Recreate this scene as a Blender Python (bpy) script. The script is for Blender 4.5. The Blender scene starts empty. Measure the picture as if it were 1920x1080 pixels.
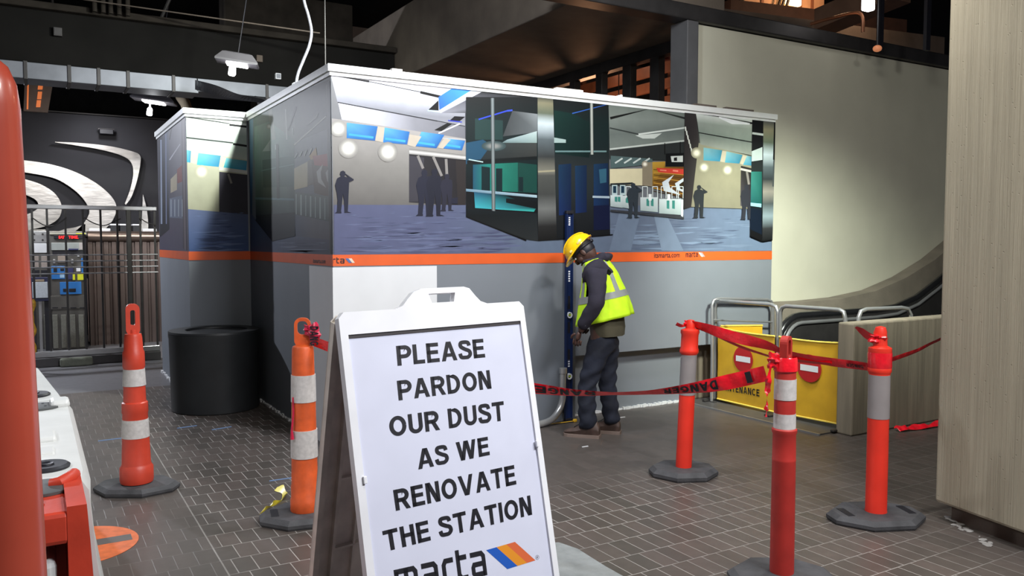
import bpy, bmesh, math, random
from mathutils import Vector, Matrix, Euler
random.seed(7)
scn = bpy.context.scene
col = scn.collection
# ------------------------------------------------------------------ camera
CAM = Vector((-2.03, -6.17, 1.65)); YAW = .534; PITCH = .0567; FPX = 1528.
cd = bpy.data.cameras.new('camera'); cam = bpy.data.objects.new('camera', cd); col.objects.link(cam)
cam.location = CAM; cam.rotation_euler = (math.pi/2-PITCH, 0, -YAW)
cd.sensor_width = 36; cd.lens = FPX*36/1920; cd.clip_start = .05; cd.clip_end = 200
scn.camera = cam
# ------------------------------------------------------------------ world, colour, lamps of the hall and added fill lights
w = bpy.data.worlds.new('world'); scn.world = w; w.use_nodes = True
w.node_tree.nodes['Background'].inputs[0].default_value = (.75, .8, 1, 1)
w.node_tree.nodes['Background'].inputs[1].default_value = .045
vs = scn.view_settings; vs.view_transform = 'Standard'; vs.look = 'None'; vs.gamma = 1; vs.exposure = 0
try: vs.use_curve_mapping = False
except Exception: pass
def lamp(kind, loc, target, power, color=(1, 1, 1), size=.3, size_y=None, spot=60, blend=.5):
    d = bpy.data.lights.new('lamp_light', kind); o = bpy.data.objects.new('lamp_light', d); col.objects.link(o)
    o.location = loc; d.energy = power; d.color = color
    if kind == 'AREA':
        d.shape = 'RECTANGLE'; d.size = size; d.size_y = size_y or size
    else: d.shadow_soft_size = size
    if kind == 'SPOT': d.spot_size = math.radians(spot); d.spot_blend = blend
    o.rotation_euler = (Vector(target)-Vector(loc)).to_track_quat('-Z', 'Y').to_euler()
    return o
WARM = (1, .93, .78); COOL = (.86, .92, 1)
lamp('AREA', (2.3, -3.05, 3.9), (1.6, .2, .8), 62, (1, .97, .9), .22)          # lamp beside the column
lamp('AREA', (.55, -1.5, 4.2), (.7, .05, 2.3), 108, COOL, .35)                  # lamp over the hoarding's near corner
lamp('AREA', (1.0, -7.0, 4.6), (.3, -2.5, .6), 230, (.93, .95, 1), 1.2, .6)     # ceiling lamps behind the camera
lamp('SPOT', (-5.0, -2.5, 4.2), (-1.6, -2.7, .6), 330, (.95, .97, 1), .1, spot=48, blend=.5)   # added spot brightening the sign and white barriers, no known fixture
lamp('AREA', (2.4, -6.4, 4.6), (1.9, -2, 0), 150, (1, .98, .94), 1.2, .6)
lamp('AREA', (.32, 1.55, 4.0), (-.35, 2.75, 2.4), 150, (.95, 1, .92), .12)       # work lamp inside the hoarding
lamp('AREA', (-3.4, 6.9, 3.7), (-.5, 3.6, .8), 215, (.86, .9, 1), .14)          # lamp over the fence
lamp('AREA', (-1.6, 6.7, 3.4), (-1.0, 8.2, 1.0), 42, (1, .97, .93), .3)         # added fill light brightening the ticket machine and kiosk
lamp('SPOT', (3.6, -2.3, 2.9), (5.1, .3, .6), 900, (.93, 1, .88), .2, spot=84, blend=1.0)   # lamp over the escalator
lamp('SPOT', (-.95, 8.9, 3.75), (-.9, 9.95, 2.7), 42, (.95, .95, 1), .08, spot=130, blend=.9)
lamp('AREA', (-.6, -4.7, 5.0), (2.6, -3.5, 1.4), 95, (1, .97, .9), .8)         # added light brightening the column face, no known fixture
lamp('POINT', (8.2, 1.1, 5.1), (0, 0, 0), 26, (1, .66, .42), .15)  # added warm fill on the near beam faces, no fixture there
lamp('POINT', (9.0, 2.5, 5.7), (0, 0, 0), 60, (1, .55, .28), .15)               # warm lamp above the escalator hall
lamp('POINT', (.0, 3.1, 3.42), (0, 0, 0), 9, (.95, .97, 1), .06)               # the two ceiling floodlights
lamp('POINT', (-.42, 6.85, 3.45), (0, 0, 0), 9, (.95, .97, 1), .06)
lamp('POINT', (5.5, 4.2, 3.3), (0, 0, 0), 60, (1, .5, .26), .2)
# ------------------------------------------------------------------ pixel to point helpers (1920x1080 frame)
FW = Vector((math.sin(YAW)*math.cos(PITCH), math.cos(YAW)*math.cos(PITCH), -math.sin(PITCH)))
RT = Vector((math.cos(YAW), -math.sin(YAW), 0)); UP = RT.cross(FW)
def ray(u, v): return FW+RT*((u-960)/FPX)-UP*((v-540)/FPX)
def on(ax, val, u, v):
    d = ray(u, v); return CAM+d*((val-CAM[ax])/d[ax])
def at(u, v, D): return CAM+ray(u, v)*D
def onpl(p0, n, u, v):
    d = ray(u, v); return CAM+d*((p0-CAM).dot(n)/d.dot(n))
# ------------------------------------------------------------------ materials
def lin(c):
    f = lambda x: x/12.92 if x <= .04045 else ((x+.055)/1.055)**2.4
    return tuple(f(x/255) for x in c[:3])
MATS = {}
def pm(name, rgb, rough=.5, metal=0., var=.12, scale=6, bump=0., bscale=60, emit=0, coat=0, spec=.5, stretch=None):
    """principled material: sRGB colour with procedural noise variation"""
    if name in MATS: return MATS[name]
    m = bpy.data.materials.new(name); m.use_nodes = True; nt = m.node_tree; N = nt.nodes; L = nt.links
    b = N['Principled BSDF']; b.inputs['Roughness'].default_value = rough; b.inputs['Metallic'].default_value = metal
    b.inputs['Specular IOR Level'].default_value = spec; b.inputs['Coat Weight'].default_value = coat
    c = lin(rgb); tc = N.new('ShaderNodeTexCoord'); nz = N.new('ShaderNodeTexNoise'); nz.inputs['Scale'].default_value = scale
    nz.inputs['Detail'].default_value = 6
    src = tc.outputs['Object']
    if stretch:
        mp = N.new('ShaderNodeMapping'); mp.inputs['Scale'].default_value = stretch; L.new(src, mp.inputs[0]); src = mp.outputs[0]
    L.new(src, nz.inputs['Vector'])
    cr = N.new('ShaderNodeValToRGB'); cr.color_ramp.elements[0].position = .3; cr.color_ramp.elements[1].position = .7
    cr.color_ramp.elements[0].color = (*[x*(1-var) for x in c], 1); cr.color_ramp.elements[1].color = (*[min(1, x*(1+var)) for x in c], 1)
    L.new(nz.outputs[0], cr.inputs[0]); L.new(cr.outputs[0], b.inputs['Base Color'])
    if bump:
        n2 = N.new('ShaderNodeTexNoise'); n2.inputs['Scale'].default_value = bscale; n2.inputs['Detail'].default_value = 4; L.new(src, n2.inputs['Vector'])
        bp = N.new('ShaderNodeBump'); bp.inputs['Strength'].default_value = bump; bp.inputs['Distance'].default_value = .01
        L.new(n2.outputs[0], bp.inputs['Height']); L.new(bp.outputs[0], b.inputs['Normal'])
    if emit:
        b.inputs['Emission Color'].default_value = (*c, 1); b.inputs['Emission Strength'].default_value = emit
    MATS[name] = m; return m
def floor_mat():
    m = bpy.data.materials.new('brick_pavers'); m.use_nodes = True; nt = m.node_tree; N = nt.nodes; L = nt.links; b = N['Principled BSDF']
    g = N.new('ShaderNodeNewGeometry'); mp = N.new('ShaderNodeMapping'); mp.inputs['Location'].default_value = (-.449, 2.662, 0)
    L.new(g.outputs['Position'], mp.inputs[0])
    br = N.new('ShaderNodeTexBrick'); br.offset = .5; br.inputs['Scale'].default_value = 1
    br.inputs['Brick Width'].default_value = .1016; br.inputs['Row Height'].default_value = .2035
    br.inputs['Mortar Size'].default_value = .0028; br.inputs['Mortar Smooth'].default_value = .25; br.inputs['Bias'].default_value = 0
    br.inputs['Color1'].default_value = (*lin((90, 80, 75)), 1); br.inputs['Color2'].default_value = (*lin((72, 67, 62)), 1)
    br.inputs['Mortar'].default_value = (*lin((168, 163, 158)), 1)
    L.new(mp.outputs[0], br.inputs['Vector'])
    b2 = N.new('ShaderNodeTexBrick'); b2.offset = .5          # the same bricks without visible joints
    for k in ('Scale', 'Brick Width', 'Row Height'): b2.inputs[k].default_value = br.inputs[k].default_value
    b2.inputs['Mortar Size'].default_value = .0028
    b2.inputs['Color1'].default_value = (*lin((86, 79, 75)), 1); b2.inputs['Color2'].default_value = (*lin((78, 72, 68)), 1); b2.inputs['Mortar'].default_value = (*lin((74, 69, 65)), 1)
    L.new(mp.outputs[0], b2.inputs['Vector'])
    nz = N.new('ShaderNodeTexNoise'); nz.inputs['Scale'].default_value = .8; nz.inputs['Detail'].default_value = 5; L.new(g.outputs['Position'], nz.inputs['Vector'])
    cr = N.new('ShaderNodeValToRGB'); cr.color_ramp.elements[0].position = .42; cr.color_ramp.elements[1].position = .6
    L.new(nz.outputs[0], cr.inputs[0])
    # grime fills the joints along the hoarding and left of the long joint
    sx = N.new('ShaderNodeSeparateXYZ'); L.new(g.outputs['Position'], sx.inputs[0])
    def ramp(src, a, c_):
        r = N.new('ShaderNodeMapRange'); r.inputs[1].default_value = a; r.inputs[2].default_value = c_; L.new(src, r.inputs[0]); return r.outputs[0]
    def mth(op, a, c_=None):
        q = N.new('ShaderNodeMath'); q.operation = op
        for i, s in enumerate((a, c_)):
            if s is None: continue
            if isinstance(s, (int, float)): q.inputs[i].default_value = s
            else: L.new(s, q.inputs[i])
        return q.outputs[0]
    far = mth('MULTIPLY', ramp(sx.outputs[1], -2.3, -1.5), ramp(sx.outputs[0], -.2, .4))
    right = ramp(sx.outputs[0], 1.5, 2.3)
    left = ramp(sx.outputs[0], -1.15, -1.25)
    grime = mth('MAXIMUM', mth('MAXIMUM', far, mth('MULTIPLY', right, .75)), mth('MULTIPLY', left, .85))
    f = mth('MAXIMUM', mth('MULTIPLY', cr.outputs[0], .45), mth('MULTIPLY', grime, .95))
    mx = N.new('ShaderNodeMix'); mx.data_type = 'RGBA'; L.new(f, mx.inputs[0]); L.new(br.outputs[0], mx.inputs[6]); L.new(b2.outputs[0], mx.inputs[7])
    # long joint at x=-1.22 and plain screed by the fence
    j = mth('LESS_THAN', mth('ABSOLUTE', mth('ADD', sx.outputs[0], 1.225)), .004)
    m2 = N.new('ShaderNodeMix'); m2.data_type = 'RGBA'; L.new(mth('MULTIPLY', j, .7), m2.inputs[0]); L.new(mx.outputs[2], m2.inputs[6]); m2.inputs[7].default_value = (*lin((150, 146, 142)), 1)
    sc = mth('GREATER_THAN', sx.outputs[1], 3.85)
    m3 = N.new('ShaderNodeMix'); m3.data_type = 'RGBA'; L.new(sc, m3.inputs[0]); L.new(m2.outputs[2], m3.inputs[6]); m3.inputs[7].default_value = (*lin((104, 103, 106)), 1)
    n3 = N.new('ShaderNodeTexNoise'); n3.inputs['Scale'].default_value = 14; n3.inputs['Detail'].default_value = 8; L.new(g.outputs['Position'], n3.inputs['Vector'])
    m4 = N.new('ShaderNodeMix'); m4.data_type = 'RGBA'; m4.blend_type = 'MULTIPLY'; m4.inputs[0].default_value = .5
    L.new(m3.outputs[2], m4.inputs[6]); c2 = N.new('ShaderNodeValToRGB'); c2.color_ramp.elements[0].color = (.45, .45, .45, 1); c2.color_ramp.elements[1].color = (1.3, 1.3, 1.3, 1)
    L.new(n3.outputs[0], c2.inputs[0]); L.new(c2.outputs[0], m4.inputs[7]); L.new(m4.outputs[2], b.inputs['Base Color'])
    L.new(ramp(nz.outputs[0], .2, .8), N.new('ShaderNodeMath').inputs[0])
    rr = N.new('ShaderNodeMapRange'); rr.inputs[3].default_value = .3; rr.inputs[4].default_value = .52; L.new(nz.outputs[0], rr.inputs[0]); L.new(rr.outputs[0], b.inputs['Roughness'])
    bp = N.new('ShaderNodeBump'); bp.inputs['Strength'].default_value = .35; bp.inputs['Distance'].default_value = .002; bp.invert = True
    L.new(br.outputs['Fac'], bp.inputs['Height']); L.new(bp.outputs[0], b.inputs['Normal'])
    return m
def vcol_mat(name, rough=.5):
    m = bpy.data.materials.new(name); m.use_nodes = True; nt = m.node_tree; N = nt.nodes; L = nt.links; b = N['Principled BSDF']
    a = N.new('ShaderNodeVertexColor'); a.layer_name = 'print'; g = N.new('ShaderNodeNewGeometry'); nz = N.new('ShaderNodeTexNoise'); nz.inputs['Scale'].default_value = 9; nz.inputs['Detail'].default_value = 8
    L.new(g.outputs['Position'], nz.inputs['Vector']); cr = N.new('ShaderNodeValToRGB'); cr.color_ramp.elements[0].color = (.86, .86, .86, 1); cr.color_ramp.elements[1].color = (1.12, 1.12, 1.12, 1)
    L.new(nz.outputs[0], cr.inputs[0]); mx = N.new('ShaderNodeMix'); mx.data_type = 'RGBA'; mx.blend_type = 'MULTIPLY'; mx.inputs[0].default_value = 1
    L.new(a.outputs[0], mx.inputs[6]); L.new(cr.outputs[0], mx.inputs[7]); L.new(mx.outputs[2], b.inputs['Base Color']); b.inputs['Roughness'].default_value = rough; b.inputs['Specular IOR Level'].default_value = .2
    return m
def ribbed_mat(name, rgb, scale, axis='X', depth=.35, rough=.9, var=.15):
    """board-marked or bush-hammered concrete: uneven vertical striations and small pits"""
    m = pm(name, rgb, rough, 0, var, 3, 0, 90, stretch=(6, 6, .4)); nt = m.node_tree; N = nt.nodes; L = nt.links; b = N['Principled BSDF']
    tc = N.new('ShaderNodeTexCoord'); mp = N.new('ShaderNodeMapping'); mp.inputs['Scale'].default_value = (scale*5, scale*5, .8); L.new(tc.outputs['Object'], mp.inputs[0])
    nz = N.new('ShaderNodeTexNoise'); nz.inputs['Scale'].default_value = 1; nz.inputs['Detail'].default_value = 5; nz.inputs['Roughness'].default_value = .65; L.new(mp.outputs[0], nz.inputs['Vector'])
    vo = N.new('ShaderNodeTexVoronoi'); vo.inputs['Scale'].default_value = 26; L.new(tc.outputs['Object'], vo.inputs['Vector'])
    pit = N.new('ShaderNodeMapRange'); pit.inputs[1].default_value = .04; pit.inputs[2].default_value = .12; L.new(vo.outputs['Distance'], pit.inputs[0])
    mu = N.new('ShaderNodeMath'); mu.operation = 'MULTIPLY'; L.new(nz.outputs[0], mu.inputs[0]); L.new(pit.outputs[0], mu.inputs[1])
    bp = N.new('ShaderNodeBump'); bp.inputs['Strength'].default_value = depth; bp.inputs['Distance'].default_value = .012; L.new(mu.outputs[0], bp.inputs['Height']); L.new(bp.outputs[0], b.inputs['Normal'])
    return m
WHITE_PL = pm('white_plastic', (226, 227, 232), .35, var=.05); SIGN_W = pm('white_sign_print', (205, 208, 226), .4, var=.03)
DIRTY_PL = pm('dirty_white_plastic', (220, 212, 202), .5, var=.2, scale=9)
BLACK = pm('black_print', (22, 22, 30), .5); ORANGE = pm('orange_plastic', (192, 62, 42), .42, var=.12, scale=8, bump=.05)
ORANGE_W = pm('worn_orange_plastic', (202, 84, 36), .5, var=.22, scale=12, bump=.08); RED_PL = pm('red_orange_plastic', (226, 52, 36), .4, var=.08)
RED_DK = pm('dark_red_plastic', (168, 42, 36), .5, var=.14, scale=9); BAND = pm('white_reflective_band', (186, 182, 180), .45, var=.12, scale=40)
BAND_G = pm('grey_reflective_band', (138, 132, 132), .4, var=.08); RUBBER = pm('black_rubber', (62, 62, 65), .75, var=.3, scale=10, bump=.2)
TAPE = pm('red_barrier_tape', (228, 26, 42), .22, var=.15, scale=25, bump=.3, bscale=40, spec=.8); GREY_W = pm('grey_hoarding_paint', (112, 117, 124), .6, var=.05, scale=2)
WHITE_B = pm('white_board', (205, 206, 208), .65, var=.04, scale=3); TRIM = pm('white_metal_trim', (224, 226, 224), .35, var=.05); BAND_O = pm('orange_vinyl_stripe', (206, 86, 34), .45, var=.06)
CONC = pm('concrete', (122, 114, 102), .85, var=.16, scale=4, bump=.25); CONC_D = pm('dark_concrete', (92, 82, 74), .85, var=.2, scale=3, bump=.25)
WALLW = pm('white_plaster', (196, 194, 176), .8, var=.05, scale=2, bump=.05); DARK = pm('black_paint', (24, 24, 25), .9, var=.2, spec=.1); STEEL = pm('brushed_steel', (168, 168, 170), .32, .7, var=.1)
GALV = pm('galvanised_duct', (112, 115, 122), .5, .4, var=.2, scale=3); DKSTEEL = pm('dark_steel', (60, 58, 58), .5, .5, var=.2); YELLOW = pm('yellow_vinyl', (206, 160, 38), .5, var=.08, scale=7, bump=.08, bscale=14)
YEL_HAT = pm('yellow_shell', (246, 196, 18), .25, var=.03, coat=.3); HIVIS = pm('hi_vis_fabric', (196, 240, 30), .75, var=.08, scale=14, bump=.4, bscale=18); REFL = pm('silver_reflective_tape', (138, 142, 140), .5, var=.08)
NAVY = pm('dark_navy_cotton', (36, 33, 46), .9, var=.2, scale=12, bump=.4, bscale=16); DENIM = pm('dark_denim', (20, 25, 40), .85, var=.35, scale=8, bump=.6, bscale=13); OLIVE = pm('olive_shirt', (74, 70, 54), .9, var=.15, bump=.3, bscale=20)
SKIN = pm('dark_brown_skin', (74, 50, 42), .5, var=.1, scale=20); BOOT = pm('brown_boot_leather', (70, 54, 48), .6, var=.3, scale=20); SOLE = pm('boot_sole', (120, 104, 96), .7)
BLUE_LV = pm('dark_blue_enamel', (20, 36, 74), .35, var=.06); WHITE_P = pm('white_print', (220, 222, 226), .5, var=.02); REDSIGN = pm('red_print', (176, 30, 34), .5); GLOW = pm('lit_lamp_lens', (255, 252, 250), .5, emit=9); GLOW_SOFT = pm('lit_orange_slot', (226, 120, 62), .5, emit=.55)
BROWN = pm('brown_timber', (120, 78, 56), .7, var=.25, scale=4); BLUE_P = pm('blue_sticker', (40, 110, 180), .5); YEL_P = pm('yellow_sticker', (206, 210, 40), .5); LED = pm('red_led_text', (255, 40, 40), .5, emit=1.6)
# ------------------------------------------------------------------ mesh building
class MB:
    def __init__(s): s.b = bmesh.new()
    def v(s, p): return s.b.verts.new(p)
    def face(s, pts, smooth=False):
        try:
            f = s.b.faces.new([s.v(p) for p in pts]); f.smooth = smooth
        except ValueError: pass
        return s
    def box(s, lo, hi, bev=0, M=None):
        x0, y0, z0 = lo; x1, y1, z1 = hi
        V = [s.v(p) for p in ((x0,y0,z0),(x1,y0,z0),(x1,y1,z0),(x0,y1,z0),(x0,y0,z1),(x1,y0,z1),(x1,y1,z1),(x0,y1,z1))]
        F = [s.b.faces.new([V[i] for i in q]) for q in ((0,3,2,1),(4,5,6,7),(0,1,5,4),(1,2,6,5),(2,3,7,6),(3,0,4,7))]
        if bev:
            E_ = list({e for f in F for e in f.edges}); r = bmesh.ops.bevel(s.b, geom=E_, offset=bev, segments=2, affect='EDGES', profile=.5)
            V = list({v for f in r['faces'] for v in f.verts} | {v for v in V if v.is_valid})
        if M is not None: bmesh.ops.transform(s.b, matrix=M, verts=[v for v in V if v.is_valid])
        return s
    def rings(s, rings, caps=True, closed=False, smooth=True):
        R_ = [[s.v(p) for p in r] for r in rings]; n = len(R_[0])
        pairs = list(zip(R_[:-1], R_[1:])) + ([(R_[-1], R_[0])] if closed else [])
        for a, c in pairs:
            for i in range(n):
                f = s.b.faces.new((a[i], a[(i+1) % n], c[(i+1) % n], c[i])); f.smooth = smooth
        if caps and not closed:
            s.b.faces.new(R_[0][::-1]); s.b.faces.new(R_[-1])
        return s
    def lathe(s, prof, c=(0, 0, 0), n=28, caps=True, M=None):
        rr = []
        for r, z in prof:
            ring = [Vector((c[0]+r*math.cos(2*math.pi*i/n), c[1]+r*math.sin(2*math.pi*i/n), c[2]+z)) for i in range(n)]
            if M is not None: ring = [M @ p for p in ring]
            rr.append(ring)
        return s.rings(rr, caps)
    def tube(s, pts, r, n=10, closed=False, caps=True):
        P = [Vector(p) for p in pts]; rr = []; m = len(P); ref = None
        for i, p in enumerate(P):
            if closed: t = P[(i+1) % m]-P[i-1]
            else: t = P[min(i+1, m-1)]-P[max(i-1, 0)]
            t.normalize()
            if ref is None:
                ref = Vector((0, 0, 1)) if abs(t.z) < .9 else Vector((1, 0, 0)); ref = (ref-t*ref.dot(t)).normalized()
            else: ref = (ref-t*ref.dot(t)).normalized()
            o = t.cross(ref); rad = r[i] if isinstance(r, (list, tuple)) else r
            rr.append([p+(ref*math.cos(2*math.pi*k/n)+o*math.sin(2*math.pi*k/n))*rad for k in range(n)])
        return s.rings(rr, caps, closed)
    def prism(s, pts, h, holes=(), fn=None):
        """2D outline (with holes) in x,y extruded from 0 to h in z, then mapped by fn"""
        b2 = bmesh.new(); es = []
        for loop in [pts]+list(holes):
            vv = [b2.verts.new((p[0], p[1], 0)) for p in loop]
            es += [b2.edges.new((vv[i], vv[(i+1) % len(vv)])) for i in range(len(vv))]
        bmesh.ops.triangle_fill(b2, edges=es, use_beauty=True)
        if h:
            r = bmesh.ops.extrude_face_region(b2, geom=b2.faces[:])
            for g in r['geom']:
                if isinstance(g, bmesh.types.BMVert): g.co.z += h
            bmesh.ops.recalc_face_normals(b2, faces=b2.faces[:])
        return s.add(b2, fn)
    def add(s, b2, fn=None):
        mp = {}
        for v in b2.verts: mp[v] = s.v(fn(v.co) if fn else v.co)
        for f in b2.faces:
            try: nf = s.b.faces.new([mp[v] for v in f.verts]); nf.smooth = f.smooth
            except ValueError: pass
        b2.free(); return s
    def sphere(s, c, r, seg=20, M=None, fn=None):
        b2 = bmesh.new(); bmesh.ops.create_uvsphere(b2, u_segments=seg, v_segments=seg*2//3, radius=1)
        for f in b2.faces: f.smooth = True
        rr = r if hasattr(r, '__len__') else (r, r, r)
        def g(p):
            q = Vector((p[0]*rr[0], p[1]*rr[1], p[2]*rr[2]))
            if fn: q = fn(q)
            if M is not None: q = M @ q
            return q+Vector(c)
        return s.add(b2, g)
    def recalc(s): bmesh.ops.recalc_face_normals(s.b, faces=s.b.faces[:]); return s
    def build(s, name, mat, parent=None, world=False, recalc=True):
        if recalc: s.recalc()
        me = bpy.data.meshes.new(name); s.b.to_mesh(me); s.b.free()
        for m in (mat if isinstance(mat, (list, tuple)) else [mat]): me.materials.append(m)
        if any(p.use_smooth for p in me.polygons): me.set_sharp_from_angle(angle=math.radians(38))
        o = bpy.data.objects.new(name, me); col.objects.link(o)
        if parent is not None:
            o.parent = parent
            if world: me.transform(world_of(parent).inverted())
        return o
def world_of(o):
    M = Matrix.LocRotScale(o.location, o.rotation_euler, o.scale)
    return world_of(o.parent) @ M if o.parent else M
def thing(name, label, cat, loc=(0, 0, 0), rotz=0, group=None):
    o = bpy.data.objects.new(name, None); col.objects.link(o); o.empty_display_size = .1
    o.location = loc; o.rotation_euler = (0, 0, rotz); return tag(o, label, cat, group)
def tag(o, label, cat, group=None, kind=None):
    if label: o['label'] = label
    if cat: o['category'] = cat
    if group: o['group'] = group
    if kind: o['kind'] = kind
    return o
def struct(name, mb, mat):
    o = mb.build(name, mat); o['kind'] = 'structure'; return o
def solo(name, mb, mat, label, cat, group=None):
    """a thing that is a single mesh; origin moved to the middle of its foot"""
    mb.recalc(); vs_ = mb.b.verts; lo = Vector([min(v.co[i] for v in vs_) for i in range(3)]); hi = Vector([max(v.co[i] for v in vs_) for i in range(3)])
    c = Vector(((lo.x+hi.x)/2, (lo.y+hi.y)/2, lo.z)); bmesh.ops.translate(mb.b, vec=-c, verts=vs_[:])
    o = mb.build(name, mat, recalc=False); o.location = c; return tag(o, label, cat, group)
def text_bm(s, bold=0., extr=0., res=3):
    cu = bpy.data.curves.new('lettering', 'FONT'); cu.body = s; cu.size = 1; cu.offset = bold; cu.resolution_u = res
    o = bpy.data.objects.new('lettering', cu); col.objects.link(o)
    dg = bpy.context.evaluated_depsgraph_get(); me = bpy.data.meshes.new_from_object(o.evaluated_get(dg))
    b = bmesh.new(); b.from_mesh(me); bpy.data.objects.remove(o); bpy.data.curves.remove(cu); bpy.data.meshes.remove(me)
    xs = [v.co.x for v in b.verts]; ys = [v.co.y for v in b.verts]; x0, x1, y0, y1 = min(xs), max(xs), min(ys), max(ys)
    for v in b.verts: v.co = Vector(((v.co.x-x0)/(x1-x0), (v.co.y-y0)/(y1-y0), 0))
    return b
def quad_fn(lb, rb, rt, lt, off):
    lb, rb, rt, lt, off = map(Vector, (lb, rb, rt, lt, off))
    return lambda p: (lb*(1-p[0])+rb*p[0])*(1-p[1])+(lt*(1-p[0])+rt*p[0])*p[1]+off
def stroke(mb, pts, wd, fn):
    """thick flat polyline in x,y mapped through fn, mitred"""
    P = [Vector((p[0], p[1])) for p in pts]; L_, R_ = [], []
    for i, p in enumerate(P):
        d0 = (P[i]-P[i-1]).normalized() if i else None; d1 = (P[i+1]-P[i]).normalized() if i < len(P)-1 else None
        if d0 is None: d0 = d1
        if d1 is None: d1 = d0
        n = Vector((-d0.y-d1.y, d0.x+d1.x)).normalized(); k = wd/2/max(.4, n.dot(Vector((-d0.y, d0.x)))); L_.append(p+n*k); R_.append(p-n*k)
    for i in range(len(P)-1): mb.face([fn(q) for q in (L_[i], L_[i+1], R_[i+1], R_[i])])
def arc(cx, cy, r, a0, a1, n=8, ry=None):
    return [(cx+r*math.cos(a0+(a1-a0)*i/n), cy+(ry or r)*math.sin(a0+(a1-a0)*i/n)) for i in range(n+1)]
def block_text(s_, wt=.185, tr=.15):
    """bold grotesque capitals drawn with strokes of even weight, in the unit box"""
    mb = MB(); k = wt/2; x = 0.; I = lambda q: Vector((q[0], min(1, max(0, q[1])), 0))
    def st(pts, w_=wt): stroke(mb, [(x+a, b_) for a, b_ in pts], w_, I)
    def para(x0, y0, x1, y1, w_=None):
        w_ = w_ or wt*math.hypot(x1-x0, y1-y0)/abs(y1-y0); mb.face([I((x+x0-w_/2, y0)), I((x+x0+w_/2, y0)), I((x+x1+w_/2, y1)), I((x+x1-w_/2, y1))])
    def bowl(y0, y1, xr): r = (y1-y0)/2; return [(k, y1), (xr-r, y1)]+arc(xr-r, (y0+y1)/2, r, math.pi/2, -math.pi/2, 10)+[(k, y0)]
    for ch in s_:
        wd = .66
        if ch == ' ': x += .36; continue
        if ch == 'P': st([(k, 0), (k, 1)]); st(bowl(.47-k*.2, 1-k, .6)); wd = .66
        elif ch == 'R': st([(k, 0), (k, 1)]); st(bowl(.47, 1-k, .61)); para(.62, 0, .38, .5); wd = .72
        elif ch == 'L': st([(k, 1), (k, 0)]); st([(0, k), (.56, k)]); wd = .56
        elif ch == 'E': st([(k, 1), (k, 0)]); st([(0, k), (.62, k)]); st([(0, .52), (.57, .52)]); st([(0, 1-k), (.6, 1-k)]); wd = .62
        elif ch == 'A': para(.1, 0, .38, 1); para(.7, 0, .42, 1); st([(.2, .3), (.6, .3)], wt*.9); wd = .8
        elif ch == 'V': para(.38, 0, .1, 1); para(.42, 0, .7, 1); wd = .8
        elif ch == 'W': para(.3, 0, .1, 1); para(.32, 0, .52, 1); para(.76, 0, .56, 1); para(.78, 0, .98, 1); wd = 1.08
        elif ch == 'T': st([(.34, 0), (.34, 1)]); st([(0, 1-k), (.68, 1-k)]); wd = .68
        elif ch == 'H': st([(k, 0), (k, 1)]); st([(.66-k, 0), (.66-k, 1)]); st([(k, .53), (.6, .53)])
        elif ch == 'I': st([(k, 0), (k, 1)]); wd = wt
        elif ch == 'N': st([(k, 0), (k, 1)]); st([(.68-k, 0), (.68-k, 1)]); para(.66-k*1.1, 0, k*1.3, 1, wt*1.12); wd = .68
        elif ch == 'M': st([(k, 0), (k, 1)]); st([(.8-k, 0), (.8-k, 1)]); para(.39, 0, k*1.2, 1); para(.41, 0, .8-k*1.2, 1); wd = .8
        elif ch == 'Y': st([(.37, 0), (.37, .5)]); para(.36, .42, .1, 1); para(.38, .42, .64, 1); wd = .74
        elif ch == 'D': st([(k, 0), (k, 1)]); st([(k, 1-k), (.3, 1-k)]+arc(.28, .5, .42-k, math.pi/2, -math.pi/2, 14, .5-k)+[(k, k)]); wd = .72
        elif ch == 'U': st([(k, 1), (k, .36)]+arc(.34, .34, .34-k, math.pi, 2*math.pi, 12, .34-k)+[(.68-k, 1)]); wd = .68
        elif ch == 'O': st(arc(.4, .5, .4-k, .02, 2*math.pi+.02, 30, .5-k)); wd = .8
        elif ch in 'CG':
            st(arc(.4, .5, .4-k, .75, 2*math.pi-.75, 24, .5-k)); wd = .76
            if ch == 'G': st([(.46, .44), (.75, .44)]); st([(.75-k, .44), (.75-k, .16)])
        elif ch == 'S': st([(q.x, q.y) for q in smooth_path([(.57, .7, 0), (.52, .86, 0), (.34, 1-k, 0), (.14, .87, 0), (.13, .68, 0), (.34, .53, 0), (.55, .42, 0), (.59, .24, 0), (.47, .11, 0), (.31, k, 0), (.12, .13, 0), (.06, .32, 0)], 44)]); wd = .66
        x += wd+tr
    W_ = x-tr
    for v in mb.b.verts: v.co.x /= W_
    return mb.b
def block_words(s_, wt=.185, tr=.15):
    """one mesh per word of a line, all sharing the line's unit box"""
    b = block_text(s_, wt, tr); out = []; wl = lambda t: 1.  # split at the widest gaps
    n = s_.count(' ')
    if not n: return [b]
    iv = sorted((min(v.co.x for v in f.verts), max(v.co.x for v in f.verts)) for f in b.faces); gaps = []; hi = iv[0][1]
    for a, c in iv:
        if a > hi: gaps.append((a-hi, (a+hi)/2))
        hi = max(hi, c)
    cuts = sorted(g[1] for g in sorted(gaps)[-n:]); cuts = [-1]+cuts+[2]
    for a, c in zip(cuts[:-1], cuts[1:]):
        q = b.copy(); bmesh.ops.delete(q, geom=[v for v in q.verts if not a < v.co.x < c], context='VERTS'); out.append(q)
    b.free(); return out
def path_lerp(P, t):
    n = len(P)-1; x = max(0, min(n-1e-6, t*n)); i = int(x); return P[i].lerp(P[i+1], x-i)
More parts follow.
